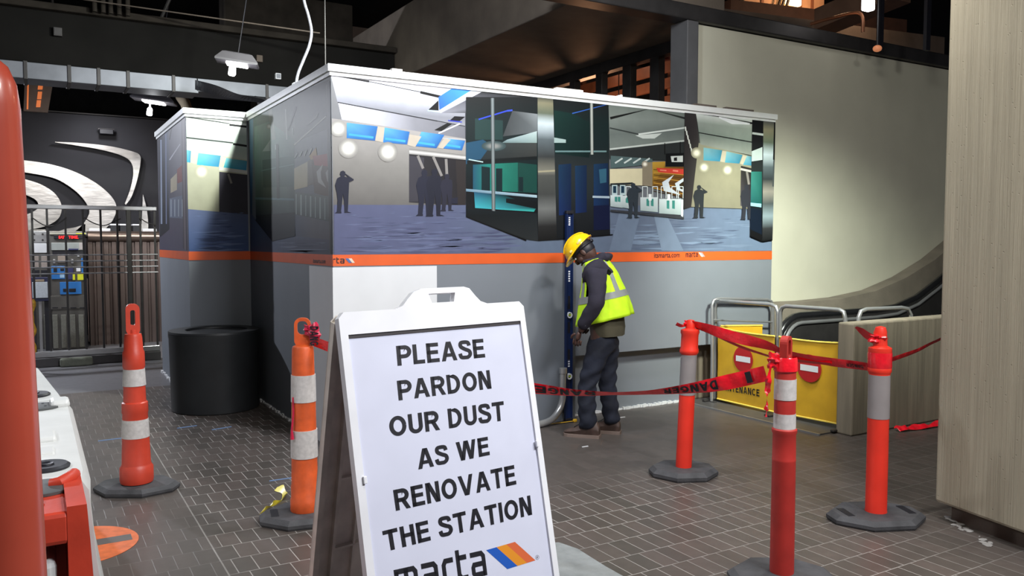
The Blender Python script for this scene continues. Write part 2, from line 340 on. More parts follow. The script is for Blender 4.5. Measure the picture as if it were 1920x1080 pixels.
def smooth_path(P, n):
    P = [Vector(p) for p in P]; out = []
    for i in range(n+1):
        x = i/n*(len(P)-1); k = min(int(x), len(P)-2); u = x-k; p0 = P[max(k-1, 0)]; p1 = P[k]; p2 = P[k+1]; p3 = P[min(k+2, len(P)-1)]
        out.append(.5*((2*p1)+(p2-p0)*u+(2*p0-5*p1+4*p2-p3)*u*u+(3*p1-p0-3*p2+p3)*u**3))
    return out
def skin_mesh(nodes, edges, sub=2, root=0):
    """nodes: (x,y,z,rx,ry); grown with a skin modifier, returned as a bmesh"""
    me = bpy.data.meshes.new('s'); me.from_pydata([n[:3] for n in nodes], edges, []); o = bpy.data.objects.new('s', me); col.objects.link(o)
    o.modifiers.new('k', 'SKIN'); sk = me.skin_vertices[0].data
    for i, n in enumerate(nodes): sk[i].radius = (n[3], n[4] if len(n) > 4 else n[3]); sk[i].use_root = i == root
    m = o.modifiers.new('u', 'SUBSURF'); m.levels = sub
    dg = bpy.context.evaluated_depsgraph_get(); e = bpy.data.meshes.new_from_object(o.evaluated_get(dg)); b = bmesh.new(); b.from_mesh(e)
    for f in b.faces: f.smooth = True
    bpy.data.objects.remove(o); bpy.data.meshes.remove(me); bpy.data.meshes.remove(e); return b
# ================================================================== THE SETTING
struct('floor', MB().box((-14, -10, -.12), (18, 16, 0)), floor_mat())
struct('ceiling', MB().box((-14, -10, 6.3), (18, 16, 6.5)), DARK)
struct('wall_back', MB().box((-8, 10, 0), (3.2, 10.2, 3.86)), pm('dark_painted_wall', (52, 52, 58), .7, var=.12, scale=2))
struct('wall_rear', MB().box((-14, 15, 0), (18, 15.2, 6.3)), DARK)
struct('trim_1', MB().box((-8, 9.97, 3.87), (3.2, 10.0, 3.89)), DKSTEEL)
struct('wall_right', MB().box((3.93, .3, .9), (10.5, .45, 3.92)), WALLW)
struct('wall_far', MB().box((4.0, 11, 0), (18, 11.2, 6.3)), CONC_D)
# concrete column at the right edge: its face runs from P0 along PD
P0 = Vector((2.584, -3.33, 0)); PD = Vector((-.196, -.981, 0)); PN = Vector((.981, -.196, 0))
PILM = Matrix(((PN.x, PD.x, 0, P0.x), (PN.y, PD.y, 0, P0.y), (0, 0, 1, 0), (0, 0, 0, 1)))
colu = thing('concrete_column', 'big pale ribbed concrete column at the right edge of the frame', 'column', P0)
MB().box((0, 0, .1), (1.1, 1.5, 6.3), .018, PILM).build('shaft', ribbed_mat('pale_ribbed_concrete', (164, 156, 137), 9, 'Y', .55, .9, .1), colu, True)
MB().box((.07, .06, 0), (1.05, 1.44, .1), 0, PILM).build('base', CONC_D, colu, True)
# beams overhead
def beam(name, lo, hi, mat, label):
    return solo(name, MB().box(lo, hi, .015), mat, label, 'beam')
beam('ceiling_beam', (2.62, .46, 4.0), (4.6, 14, 4.98), pm('brown_concrete', (104, 94, 84), .85, var=.18, scale=3, bump=.25), 'wide concrete ceiling beam running away above the hoarding')
beam('ceiling_beam', (2.2, .22, 3.93), (12, .45, 4.09), DKSTEEL, 'thin dark edge beam on top of the tall white wall')
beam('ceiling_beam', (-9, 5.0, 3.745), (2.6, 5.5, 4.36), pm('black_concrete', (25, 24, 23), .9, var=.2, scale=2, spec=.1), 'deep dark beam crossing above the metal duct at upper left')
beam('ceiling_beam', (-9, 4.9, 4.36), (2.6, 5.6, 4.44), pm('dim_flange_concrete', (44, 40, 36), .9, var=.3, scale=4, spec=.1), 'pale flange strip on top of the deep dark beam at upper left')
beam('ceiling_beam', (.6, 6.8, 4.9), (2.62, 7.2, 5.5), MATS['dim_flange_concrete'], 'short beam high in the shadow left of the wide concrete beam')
xc0 = on(1, .3, 1281, 110).x; xc1 = on(1, .3, 1302, 110).x
solo('steel_column', MB().box((xc0, .24, 0), (xc1, .5, 3.93), .008), pm('grey_column_paint', (84, 84, 86), .6), 'narrow grey column at the left end of the tall white wall', 'column')
# ------------------------------------------------------------------ hoarding with the printed mural
HX, HL, S2, S2Y = 4.886, 2.746, .62, 2.18          # length, depth, second box width and depth
HT, ZO, ZB = 3.0, 1.55, 1.46
hoard = thing('construction_hoarding', 'long grey site hoarding with printed station mural and orange stripe, behind the worker', 'hoarding', (0, 0, 0))
MB().box((0, 0, 0), (2.3, .05, HT)).box((2.25, .05, 0), (2.3, .18, .62)).box((2.3, 0, .592), (HX, .05, HT)).build('front_panel', GREY_W, hoard, True)
MB().box((0, .05, 0), (.05, HL+.05, HT)).build('side_panel', GREY_W, hoard, True)
MB().box((2.3, .13, 0), (3.85, .18, .62)).build('base_panel', GREY_W, hoard, True)
mb = MB()
for lo, hi in (((-.03, -.03, 2.955), (HX+.02, .05, 3.01)), ((-.012, -.012, 2.925), (HX+.01, 0, 2.957)), ((-.03, .05, 2.955), (.03, HL, 3.01)), ((-.012, 0, 2.925), (0, HL, 2.957))): mb.box(lo, hi)
mb.build('top_trim', TRIM, hoard, True)
MB().box((-.006, -.006, 0), (.887, 0, 1.449)).box((-.006, 0, 0), (0, .613, 1.449)).build('white_cladding', WHITE_B, hoard, True)
MB().box((0, -.003, ZB), (HX, 0, ZO)).box((-.003, -.003, ZB), (0, HL, ZO)).build('orange_stripe', BAND_O, hoard, True)
mb = MB()
for i in range(60):
    x = 2.25+i*.027; mb.box((x, .105+random.uniform(-.01, .01), 0), (x+.028, .131, random.uniform(.012, .03)))
mb.build('sealant_bead', WHITE_B, hoard, True)
mb = MB()
for i in range(40):
    y = .7+i*.05; mb.box((-random.uniform(.01, .03), y, 0), (.001, y+.052, random.uniform(.008, .022)))
mb.build('sealant_bead', WHITE_B, hoard, True)
hb = thing('construction_hoarding', 'smaller set-back hoarding box with printed mural, behind the black bin', 'hoarding', (-S2, HL, 0))
MB().box((-S2, HL+.002, 0), (-.002, HL+.05, HT)).build('front_panel', GREY_W, hb, True)
MB().box((-S2, HL+.05, 0), (-S2+.05, HL+S2Y, HT)).build('side_panel', GREY_W, hb, True)
MB().box((-S2-.03, HL-.03, 2.955), (-.03, HL+.03, 3.01)).box((-S2-.03, HL+.03, 2.955), (-S2+.03, HL+S2Y, 3.01)).box((-S2-.012, HL-.012, 2.925), (-.012, HL, 2.957)).box((-S2-.012, HL, 2.925), (-S2, HL+S2Y, 2.957)).build('top_trim', TRIM, hb, True)
MB().box((-S2-.003, HL-.003, ZB), (-.004, HL, ZO)).box((-S2-.003, HL, ZB), (-S2, HL+S2Y, ZO)).build('orange_stripe', BAND_O, hb, True)
mb = MB()
for i in range(24):
    y = HL+i*.09; mb.box((-S2-random.uniform(.01, .035), y, 0), (-S2+.001, y+.092, random.uniform(.01, .03)))
mb.build('sealant_bead', WHITE_B, hb, True)
# loose lumber lying on the hoarding's top edge
for i, (u0, u1, lab) in enumerate(((733, 752, 'leftmost'), (1040, 1090, 'middle'), (1300, 1340, 'second from the right'), (1358, 1410, 'rightmost'))):
    a = on(1, .03, u0, 180).x; c = on(1, .03, u1, 180).x
    solo('lumber_offcut', MB().box((a, 0, 3.01), (c, .05, 3.035)), DIRTY_PL if i < 2 else CONC_D, f'{lab} of the thin offcuts lying on the hoarding top edge', 'offcut', 'offcuts on the hoarding top')
# ---- mural painter: flat print polygons on a wall plane
def ink(c):
    q = [x**1.25*.86 for x in lin(c)]; g = sum(q)/3
    return [g+(x-g)*.9 for x in q]
class Print:
    def __init__(s, fn, out, lim=None): s.b = bmesh.new(); s.cl = s.b.loops.layers.float_color.new('print'); s.fn = fn; s.out = Vector(out); s.k = 0; s.g = 1.0
    def poly(s, pts, c, layer=None):
        s.k += 1; off = s.out*(.0006+.00007*s.k)
        cs = c if isinstance(c[0], (tuple, list)) else [c]*len(pts)
        vv = [s.b.verts.new(s.fn(*p)+off) for p in pts]
        f = s.b.faces.new(vv)
        for l, cc in zip(f.loops, cs): l[s.cl] = (*ink(cc), 1)
    def disc(s, u, v, r, c0, c1, ry=None):
        """soft round glow: rings fading from c0 to the wall's own print colour c1"""
        s.k += 1; off = s.out*(.0006+.00007*s.k); n = 20; ry = ry or r; rr = (0, .3, .5, .7, .85, 1.05); fade = (0, .02, .3, .66, .87, 1)
        mix = lambda t: tuple(a*(1-t)+b_*t for a, b_ in zip(c0, c1)); V = []
        for q in rr: V.append([s.b.verts.new(s.fn(u+q*r*math.cos(2*math.pi*i/n), v+q*ry*math.sin(2*math.pi*i/n))+off) for i in range(n)] if q else [s.b.verts.new(s.fn(u, v)+off)]*n)
        for k in range(len(rr)-1):
            for i in range(n):
                j = (i+1) % n; vv = (V[k][i], V[k+1][i], V[k+1][j], V[k][j]) if k else (V[0][0], V[1][i], V[1][j]); cs = (fade[k], fade[k+1], fade[k+1], fade[k]) if k else (fade[0], fade[1], fade[1])
                f = s.b.faces.new(vv)
                for l, t in zip(f.loops, cs): l[s.cl] = (*ink(mix(t)), 1)
    def line(s, p, q, wd, c):
        d = (Vector(q)-Vector(p)).normalized(); n = Vector((-d.y, d.x))*wd/2; p = Vector(p); q = Vector(q)
        s.poly([p+n, q+n, q-n, p-n], c)
    def bands(s, quad, cols, ts=None):
        """quad lt,rt,rb,lb filled with a vertical colour gradient"""
        lt, rt, rb, lb = [Vector(p) for p in quad]; n = len(cols)-1; ts = ts or [i/n for i in range(n+1)]; k0 = s.k
        for i in range(n):
            s.k = k0; a, c = ts[i], ts[i+1]
            s.poly([lt.lerp(lb, a), rt.lerp(rb, a), rt.lerp(rb, c), lt.lerp(lb, c)], [cols[i], cols[i], cols[i+1], cols[i+1]])
    def hbands(s, quad, cols, ts=None):
        lt, rt, rb, lb = [Vector(p) for p in quad]; n = len(cols)-1; ts = ts or [i/n for i in range(n+1)]; k0 = s.k
        for i in range(n):
            s.k = k0; a, c = ts[i], ts[i+1]
            s.poly([lt.lerp(rt, a), lt.lerp(rt, c), lb.lerp(rb, c), lb.lerp(rb, a)], [cols[i], cols[i+1], cols[i+1], cols[i]])
    def streaks(s, u0, u1, v0, v1, n, cols, seed=1):
        rn = random.Random(seed); k0 = s.k
        for i in range(n):
            s.k = k0+(i % 6); t = rn.random()**.8; v = v0+(v1-v0)*t; L_ = (14+60*t)*rn.uniform(.6, 1.3); u = rn.uniform(u0, u1-L_); h = (1.2+5*t)*rn.uniform(.5, 1.1); sk = rn.uniform(4, 14)
            s.poly([(u, v), (u+L_*.7, v-h*.4), (u+L_, v-h*.2), (u+L_*.55+sk*.2, v+h*.6)], rn.choice(cols))
        s.k = k0+6
    def person(s, u, v0, v1, c, arm=1):
        """standing dark silhouette, feet at v1, one hand raised to the head"""
        h = v1-v0; X = lambda a, b_: (u+a*h, v0+b_*h)
        s.poly([X(-.06, .02), X(.0, 0), (X(.05, .03)), X(.055, .1), X(.02, .145), X(-.05, .14), X(-.075, .08)], c)
        s.poly([X(-.05, .13), X(.04, .14), X(.13, .17), X(.14, .3), X(.13, .52), X(-.15, .52), X(-.19, .34), X(-.14, .18)], c)
        if arm:
            s.poly([X(.1, .16), X(.24*arm, .19), X(.25*arm, .225), X(.1, .29)], c); s.poly([X(.03, .07), X(.06*arm, .07), X(.24*arm, .2), X(.2*arm, .24)], c)
        s.poly([X(-.15, .5), X(0, .5), X(-.02, .7), X(-.05, .97), X(-.15, .97), X(-.13, .7)], c); s.poly([X(-.01, .5), X(.13, .5), X(.12, .75), X(.11, .96), X(.2, .99), X(.03, .99), X(.02, .7)], c)
        s.poly([X(-.15, .96), X(-.04, .96), X(-.04, 1), X(-.2, 1)], c)
    def build(s, name, parent):
        me = bpy.data.meshes.new(name); bmesh.ops.recalc_face_normals(s.b, faces=s.b.faces[:])
        for f in s.b.faces:
            if f.normal.dot(s.out) < 0: f.normal_flip()
        s.b.to_mesh(me); s.b.free(); me.materials.append(PRINT); me.transform(world_of(parent).inverted())
        o = bpy.data.objects.new(name, me); col.objects.link(o); o.parent = parent; return o
PRINT = vcol_mat('mural_print')
def clamp(fn, lo, hi):
    def g(u, v):
        p = fn(u, v); return Vector([min(max(p[i], lo[i]), hi[i]) for i in range(3)])
    return g
# ---- front mural
m = Print(clamp(lambda u, v: on(1, 0, u, v), (.001, -1, ZO-.001), (HX-.001, 1, 2.928)), (0, -1, 0)); P = m.poly
def zpx(x, z): # pixel of a point on the front plane, for the mural's own rectangle
    d = Vector((x, 0, z))-CAM; k = d.dot(FW); return (960+FPX*d.dot(RT)/k, 540-FPX*d.dot(UP)/k)
TL, TR, BR, BL = zpx(0.002, 2.926), zpx(HX, 2.926), zpx(HX, ZO), zpx(0.002, ZO)
P([TL, TR, BR, BL], ((150, 150, 150), (120, 124, 120), (105, 112, 124), (105, 108, 124)))
DK = (40, 42, 46)
m.bands([(622, 222), (874, 255), (872, 392), (625, 386)], [(176, 172, 168), (150, 147, 142), (122, 119, 116)])
m.bands([TL, (1008, 180), (1008, 262), (641, 226)], [(240, 240, 248), (205, 206, 214), (150, 151, 158), (168, 168, 174)], [0, .25, .7, 1])
m.bands([(636, 150), (760, 172), (820, 190), (640, 178)], [(200, 200, 208), (225, 226, 232), (190, 190, 198)])
m.hbands([(634, 192), (872, 236), (872, 260), (641, 224)], [(238, 238, 246), (206, 206, 214), (150, 150, 156), (132, 132, 138)], [0, .2, .6, 1])
m.line((633, 192), (820, 227), 2, (60, 60, 66)); m.line((820, 227), (873, 237), 1.5, (70, 70, 76))
m.line((622, 137), (692, 153), 4, (24, 24, 28)); m.line((692, 153), (790, 173), 1.5, (70, 70, 74)); m.line((788, 173), (827, 182), 5, (20, 20, 24))
P([(640, 146), (690, 155), (785, 176), (760, 186), (690, 178), (638, 164)], ((236, 237, 244), (250, 250, 254), (244, 244, 250), (205, 205, 213), (200, 200, 208), (215, 215, 222)))
P([(905, 170), (1008, 181), (1008, 240), (872, 262), (872, 212), (828, 212)], ((62, 64, 68), (58, 62, 64), (74, 78, 80), (96, 98, 102), (104, 106, 110), (150, 150, 158)))
P([(848, 163), (886, 166), (824, 208), (822, 182)], ((40, 150, 245), (60, 170, 250), (30, 110, 225), (20, 120, 240)))
P([(884, 166), (895, 168), (826, 212), (823, 207)], (225, 240, 255)); P([(822, 188), (822, 207), (803, 206)], (16, 18, 24)); m.line((802, 207), (825, 210), 2.5, (190, 225, 250))
P([(852, 218), (872, 219), (862, 227), (843, 226)], (30, 30, 40)); m.line((840, 226), (866, 229), 2, (40, 70, 190)); P([(838, 231), (848, 232), (828, 246), (814, 244)], (34, 34, 36)); m.line((862, 232), (822, 250), 2.5, (225, 225, 230))
m.line((1008, 184), (874, 250), 3, (84, 86, 88)); m.line((700, 250), (873, 262), 2, (190, 190, 192))
for q in ([(650, 230), (708, 237), (703, 264), (650, 259)], [(721, 239), (768, 247), (763, 271), (718, 267)], [(790, 247), (833, 253), (818, 278), (778, 274)], [(840, 260), (872, 264), (866, 282), (828, 278)]):
    P(q, ((100, 180, 225), (34, 122, 184), (10, 112, 178), (16, 132, 196)))
    m.line(Vector(q[3])+Vector((4, -7)), Vector(q[2])+Vector((-3, -6)), 4, (60, 175, 225))
for q in ([(708, 237), (721, 239), (718, 267), (703, 264)], [(768, 252), (790, 256), (778, 276), (764, 272)], [(833, 259), (845, 262), (830, 279), (820, 277)]): P(q, (196, 186, 170))
for u, v, r, wc in ((634, 241, 15, (168, 165, 160)), (653, 278, 18, (160, 157, 152)), (727, 285, 18, (154, 151, 146))): m.disc(u, v, r, (255, 252, 240), wc)
P([(767, 287), (873, 297), (873, 386), (767, 379)], ((60, 58, 62), (48, 45, 50), (52, 50, 54), (70, 68, 76))); P([(767, 292), (795, 296), (790, 376), (767, 378)], (78, 76, 84))
for a, c in (((783, 292), (793, 316)), ((812, 294), (828, 330)), ((836, 298), (838, 335))): m.line(a, c, 5, (150, 146, 142))
m.bands([(767, 279), (873, 291), (873, 300), (767, 289)], [(120, 118, 114), (215, 212, 208), (150, 148, 144)])
P([(854, 300), (873, 302), (873, 386), (858, 384)], (64, 58, 58))
m.hbands([(626, 384), (1445, 386), (1446, 470), (626, 479)], [(108, 112, 142), (106, 112, 140), (116, 130, 150), (110, 120, 140), (126, 144, 168)])
m.streaks(630, 1000, 392, 474, 90, [(92, 96, 124), (116, 122, 152), (98, 102, 130), (122, 130, 158)], 3); m.streaks(628, 990, 390, 470, 60, [(112, 120, 150), (118, 126, 156), (100, 106, 134)], 21); m.streaks(1130, 1420, 398, 468, 70, [(98, 110, 132), (130, 146, 168), (106, 118, 140), (134, 150, 172)], 5)
P([(1160, 400), (1200, 402), (1182, 470), (1142, 470)], (124, 138, 158)); P([(1225, 402), (1250, 404), (1281, 470), (1240, 470)], (128, 142, 162))
SIL = (52, 54, 72)
m.person(643, 320, 400, SIL); m.person(796, 318, 405, SIL, 0); m.person(815, 316, 406, (48, 50, 66), 0); m.person(838, 326, 396, (58, 58, 74), 0); P([(845, 372), (858, 370), (857, 382), (846, 382)], SIL)
# glass lift shaft
m.bands([(873, 182), (1008, 181), (1008, 452), (873, 406)], [(42, 46, 48), (34, 50, 52), (26, 48, 50), (20, 42, 46), (22, 28, 34), (36, 40, 44)])
P([(890, 222), (942, 226), (942, 262), (890, 262)], (48, 78, 76)); P([(875, 274), (1006, 262), (1006, 296), (880, 300)], ((46, 60, 64), (84, 88, 86), (70, 72, 70), (40, 52, 56))); m.line((897, 224), (950, 208), 2.5, (40, 80, 220)); m.line((950, 208), (960, 207), 3, (50, 90, 220))
P([(960, 208), (1007, 214), (1007, 248), (942, 256)], ((90, 94, 96), (150, 156, 158), (120, 126, 128), (80, 84, 86))); P([(950, 262), (1006, 246), (1006, 268), (940, 268)], ((150, 170, 172), (190, 206, 204), (150, 170, 166), (110, 130, 130)))
P([(873, 268), (905, 262), (920, 272), (900, 300), (873, 308)], (40, 92, 118)); m.disc(925, 274, 22, (150, 150, 146), (70, 90, 92), 9)
m.line((875, 304), (1006, 296), 6, (24, 34, 36)); m.line((878, 299), (905, 304), 2, (190, 215, 215))
m.hbands([(886, 309), (970, 305), (970, 360), (886, 357)], [(36, 96, 118), (24, 140, 130), (22, 130, 114), (24, 118, 104)]); P([(970, 305), (1006, 309), (1006, 362), (970, 360)], (22, 84, 76))
for q in ([(902, 312), (918, 314), (918, 372), (902, 370)], [(929, 316), (941, 316), (941, 372), (929, 370)], [(972, 332), (980, 332), (980, 360), (972, 358)]): P(q, (20, 52, 56))
P([(873, 354), (1006, 366), (1006, 371), (873, 359)], ((140, 170, 186), (186, 206, 214), (150, 176, 186), (110, 140, 156))); P([(888, 360), (946, 366), (1005, 390), (1000, 397), (890, 390)], ((40, 100, 130), (20, 60, 66), (26, 90, 92), (50, 190, 180), (60, 180, 190)))
P([(948, 372), (1006, 378), (1006, 392), (948, 380)], (20, 30, 34)); P([(873, 392), (1006, 400), (1008, 452), (985, 449), (873, 406)], ((26, 38, 44), (40, 48, 52), (58, 62, 64), (50, 54, 56), (20, 28, 32))); m.line((873, 406), (986, 451), 2, (16, 18, 22))
m.hbands([(919, 184), (926, 184), (928, 396), (921, 395)], [(70, 78, 80), (150, 158, 158), (70, 78, 80)])
ts = [0, .05, .12, .19, .3, .42, .52, .55, .68, .78, .9, 1]
m.bands([(1007, 179), (1036, 182), (1043, 450), (1008, 452)], [(96, 98, 90), (150, 146, 120), (120, 128, 110), (206, 218, 222), (110, 120, 124), (72, 76, 76), (140, 138, 126), (96, 98, 94), (84, 86, 84), (128, 130, 128), (56, 56, 56), (38, 38, 38)], ts)
m.line((1008, 322), (1042, 320), 3, (172, 166, 140))
m.bands([(1036, 182), (1140, 193), (1143, 441), (1043, 450)], [(36, 42, 44), (28, 50, 50), (32, 50, 52), (56, 62, 64), (52, 60, 62), (44, 48, 52), (34, 38, 42)])
P([(1038, 207), (1074, 213), (1104, 230), (1104, 296), (1040, 288)], ((20, 66, 60), (20, 60, 56), (18, 52, 50), (16, 46, 46), (18, 56, 54))); P([(1038, 258), (1060, 262), (1060, 268), (1038, 268)], (170, 190, 186)); m.line((1040, 284), (1136, 284), 3, (120, 150, 150))
m.line((1072, 213), (1136, 196), 2, (50, 110, 190)); m.hbands([(1105, 188), (1111, 189), (1112, 290), (1106, 290)], [(90, 96, 94), (196, 200, 192), (90, 96, 94)])
for q in ([(1046, 309), (1070, 307), (1070, 402), (1047, 404)], [(1077, 311), (1099, 310), (1099, 398), (1078, 400)], [(1112, 308), (1139, 306), (1142, 430), (1112, 432)]): P(q, ((30, 70, 100), (22, 52, 84), (24, 44, 84), (28, 60, 110)))
P([(1122, 318), (1136, 316), (1136, 342), (1124, 344)], (60, 110, 130)); m.line((1110, 369), (1142, 370), 4, (170, 186, 196)); m.line((1044, 449), (1148, 440), 2, (24, 24, 26))
P([(1112, 386), (1142, 384), (1142, 430), (1112, 432)], (26, 36, 72))
# ceiling and gate line on the right
m.bands([(1140, 193), (1284, 206), (1284, 268), (1142, 282)], [(126, 134, 128), (140, 148, 142), (120, 128, 124), (134, 142, 136)])
m.line((1143, 222), (1216, 202), 5, (36, 38, 38)); m.line((1216, 202), (1283, 222), 4, (64, 68, 66)); m.line((1142, 240), (1196, 252), 2.5, (70, 76, 74)); m.line((1196, 252), (1282, 240), 3, (210, 216, 210)); m.line((1240, 200), (1258, 207), 4, (40, 42, 42)); P([(1190, 254), (1240, 250), (1226, 260), (1204, 260)], (200, 206, 200))
P([(1142, 282), (1282, 266), (1282, 302), (1142, 298)], (62, 66, 66)); m.line((1142, 280), (1282, 264), 3, (198, 204, 198)); P([(1144, 292), (1222, 298), (1222, 308), (1144, 316)], (96, 116, 116))
for i in range(4): m.line((1152+i*17, 306), (1166+i*17, 297), 3, (200, 208, 204))
P([(1142, 317), (1203, 316), (1203, 348), (1142, 346)], (212, 204, 172)); P([(1203, 305), (1223, 304), (1223, 350), (1203, 348)], (150, 140, 120)); m.disc(1208, 308, 6, (240, 236, 220), (150, 142, 124))
P([(1222, 304), (1246, 303), (1246, 313), (1281, 313), (1281, 372), (1222, 352)], ((196, 160, 50), (190, 150, 30), (150, 110, 24), (120, 84, 22), (96, 66, 20), (130, 96, 30)))
for i in range(9): m.line((1224, 318+i*5), (1280, 322+i*6), 1.2, (206, 160, 50) if i % 2 else (90, 64, 20))
P([(1247, 288), (1281, 287), (1281, 312), (1247, 312)], (30, 32, 34)); P([(1256, 293), (1279, 292), (1279, 304), (1258, 304)], (206, 210, 206)); P([(1262, 296), (1268, 295), (1268, 302), (1262, 302)], (40, 40, 42)); m.line((1245, 268), (1245, 290), 1.5, (30, 30, 30)); m.line((1274, 266), (1274, 288), 1.5, (30, 30, 30))
P([(1229, 315), (1280, 317), (1280, 327), (1233, 323)], (206, 66, 44)); m.line((1236, 319), (1248, 320), 2, (235, 150, 130)); m.line((1260, 320), (1270, 321), 3, (235, 150, 130))
P([(1262, 328), (1240, 342), (1243, 358), (1275, 366), (1255, 352), (1252, 342)], (206, 214, 220)); P([(1280, 334), (1264, 344), (1268, 356), (1280, 360)], (206, 214, 220)); P([(1280, 340), (1272, 346), (1274, 354), (1280, 356)], (70, 56, 30))
m.line((1143, 346), (1185, 344), 4, (60, 64, 64)); 
for u in (1146, 1161): P([(u, 347), (u+10, 347), (u+10, 366), (u, 366)], (186, 204, 206)); P([(u+2, 349), (u+8, 349), (u+8, 362), (u+2, 362)], (36, 70, 90))
for u0, v0, u1, v1 in ((1143, 366, 1166, 390), (1166, 367, 1182, 392), (1199, 370, 1232, 398), (1234, 373, 1275, 403)):
    m.bands([(u0, v0), (u1, v0), (u1, v1), (u0, v1-3)], [(206, 216, 216), (170, 184, 184)])
    for k in (.35, .6): P([(u0+(u1-u0)*k, v0+3), (u0+(u1-u0)*k+5, v0+3), (u0+(u1-u0)*k+5, v1-11), (u0+(u1-u0)*k, v1-12)], (70, 150, 140))
for u in (1172, 1203, 1222, 1238, 1258, 1270): m.line((u, 350), (u, 372), 1.5, (214, 222, 220)); m.line((u+9, 350), (u+9, 372), 1.5, (214, 222, 220)); m.line((u, 350), (u+9, 350), 1.5, (214, 222, 220))
for u in (1217, 1252): P([(u-3, 364), (u+3, 364), (u+3, 376), (u-3, 376)], (226, 232, 232))
P([(1143, 393), (1280, 404), (1281, 411), (1143, 397)], (74, 76, 82)); P([(1275, 374), (1280, 374), (1279, 407), (1275, 405)], (206, 214, 214))
m.person(1186, 343, 409, (66, 74, 82)); 
P([(1282, 204), (1303, 209), (1309, 272), (1295, 388), (1279, 393)], ((70, 66, 66), (78, 74, 74), (84, 80, 78), (70, 64, 64), (60, 56, 56)))
for i in range(6): m.line((1283+i*2.2, 238+i*8), (1284+i*2.2, 246+i*8), 2.5, (226, 230, 220))
m.bands([(1308, 268), (1409, 294), (1409, 392), (1294, 388)], [(172, 170, 146), (164, 160, 136), (146, 142, 122)])
m.bands([(1303, 210), (1410, 219), (1409, 292), (1311, 271)], [(226, 232, 226), (168, 178, 168), (146, 156, 148), (168, 174, 164)]); m.line((1303, 208), (1346, 218), 4, (34, 36, 36)); m.line((1346, 218), (1404, 230), 2, (60, 62, 62)); P([(1346, 219), (1403, 232), (1404, 234), (1370, 233), (1346, 222)], (246, 248, 250)); m.line((1308, 249), (1408, 267), 2, (50, 54, 52)); P([(1404, 229), (1409, 230), (1409, 233), (1404, 233)], DK)
for q in ([(1317, 277), (1352, 282), (1348, 303), (1317, 301)], [(1360, 284), (1390, 291), (1384, 307), (1357, 305)], [(1397, 292), (1408, 294), (1408, 311), (1390, 309)]): P(q, ((150, 200, 206), (70, 150, 170), (50, 150, 180), (90, 180, 200)))
for q in ([(1352, 283), (1360, 284), (1357, 305), (1348, 303)], [(1391, 291), (1398, 293), (1391, 309), (1385, 307)]): P(q, (206, 198, 176))
for u, v in ((1304, 287), (1318, 314), (1362, 319)): m.disc(u, v, 10, (255, 253, 230), (168, 164, 140))
P([(1387, 311), (1408, 316), (1408, 390), (1386, 386)], ((70, 68, 64), (60, 58, 58), (66, 64, 70), (96, 92, 100))); m.line((1386, 317), (1408, 322), 4, (206, 202, 196)); m.line((1398, 322), (1402, 346), 4, (150, 146, 140))
m.person(1309, 347, 409, (62, 66, 70)); m.person(1398, 346, 412, (66, 68, 76), 0)
m.bands([(1408, 218), (1431, 220), (1427, 452), (1404, 443)], [(40, 42, 44), (44, 44, 48), (60, 66, 66), (52, 66, 66), (34, 40, 46), (34, 34, 36)])
m.line((1408, 250), (1429, 253), 4, (206, 214, 210)); P([(1407, 284), (1427, 276), (1427, 300), (1407, 303)], (206, 220, 216)); P([(1406, 322), (1426, 322), (1426, 386), (1405, 384)], ((70, 150, 140), (40, 120, 110), (26, 100, 96), (40, 110, 110))); P([(1405, 380), (1425, 382), (1425, 389), (1405, 386)], (160, 206, 220)); P([(1405, 390), (1425, 394), (1426, 440), (1404, 430)], (30, 44, 62))
m.bands([(1429, 220), (1452, 223), (1446, 450), (1427, 452)], [(110, 112, 110), (160, 156, 130), (118, 130, 112), (206, 220, 224), (110, 122, 126), (70, 78, 80), (160, 156, 146), (96, 104, 104), (150, 166, 172), (70, 72, 74), (40, 42, 44)])
m.line((1451, 222), (1449, 300), 4, (26, 26, 28)); m.line((1449, 300), (1447, 350), 3, (90, 96, 98)); m.line((1404, 443), (1427, 453), 2, (20, 20, 22)); m.line((1427, 453), (1446, 450), 2, (20, 20, 22))
m.build('mural_print', hoard)
# ---- mural round the corner (left side of the hoarding)
m = Print(clamp(lambda u, v: on(0, 0, u, v), (-1, .001, ZO-.001), (1, HL-.02, 2.928)), (-1, 0, 0)); P = m.poly
def px(p):
    d = Vector(p)-CAM; k = d.dot(FW); return (960+FPX*d.dot(RT)/k, 540-FPX*d.dot(UP)/k)
A, B, C_, D_ = px((0, HL, 2.926)), px((0, 0, 2.926)), px((0, 0, ZO)), px((0, HL, ZO))
P([A, B, C_, D_], ((140, 140, 138), (128, 128, 130), (120, 124, 140), (104, 112, 130)))
m.hbands([(476, 214), (618, 148), (618, 240), (476, 300)], [(120, 150, 140), (120, 128, 122), (104, 102, 100), (84, 80, 78)])
m.bands([(468, 216), (475, 214), (472, 470), (469, 470)], [(150, 180, 200), (60, 110, 150), (30, 50, 70)])
P([(477, 238), (505, 228), (552, 262), (554, 442), (512, 452), (480, 412)], ((150, 180, 168), (130, 160, 150), (90, 110, 102), (44, 52, 58), (40, 46, 54), (34, 46, 60))); P([(492, 300), (551, 292), (552, 350), (494, 352)], (60, 96, 88))
P([(492, 284), (507, 262), (507, 283)], (196, 206, 204)); P([(516, 271), (523, 270), (521, 280), (516, 281)], (190, 204, 200)); m.line((506, 199), (514, 262), 7, (150, 156, 146)); m.line((536, 205), (538, 262), 2, (196, 200, 196)); m.line((549, 240), (549, 254), 2, (190, 196, 190)); m.disc(505, 237, 5, (240, 244, 240), (140, 150, 144))
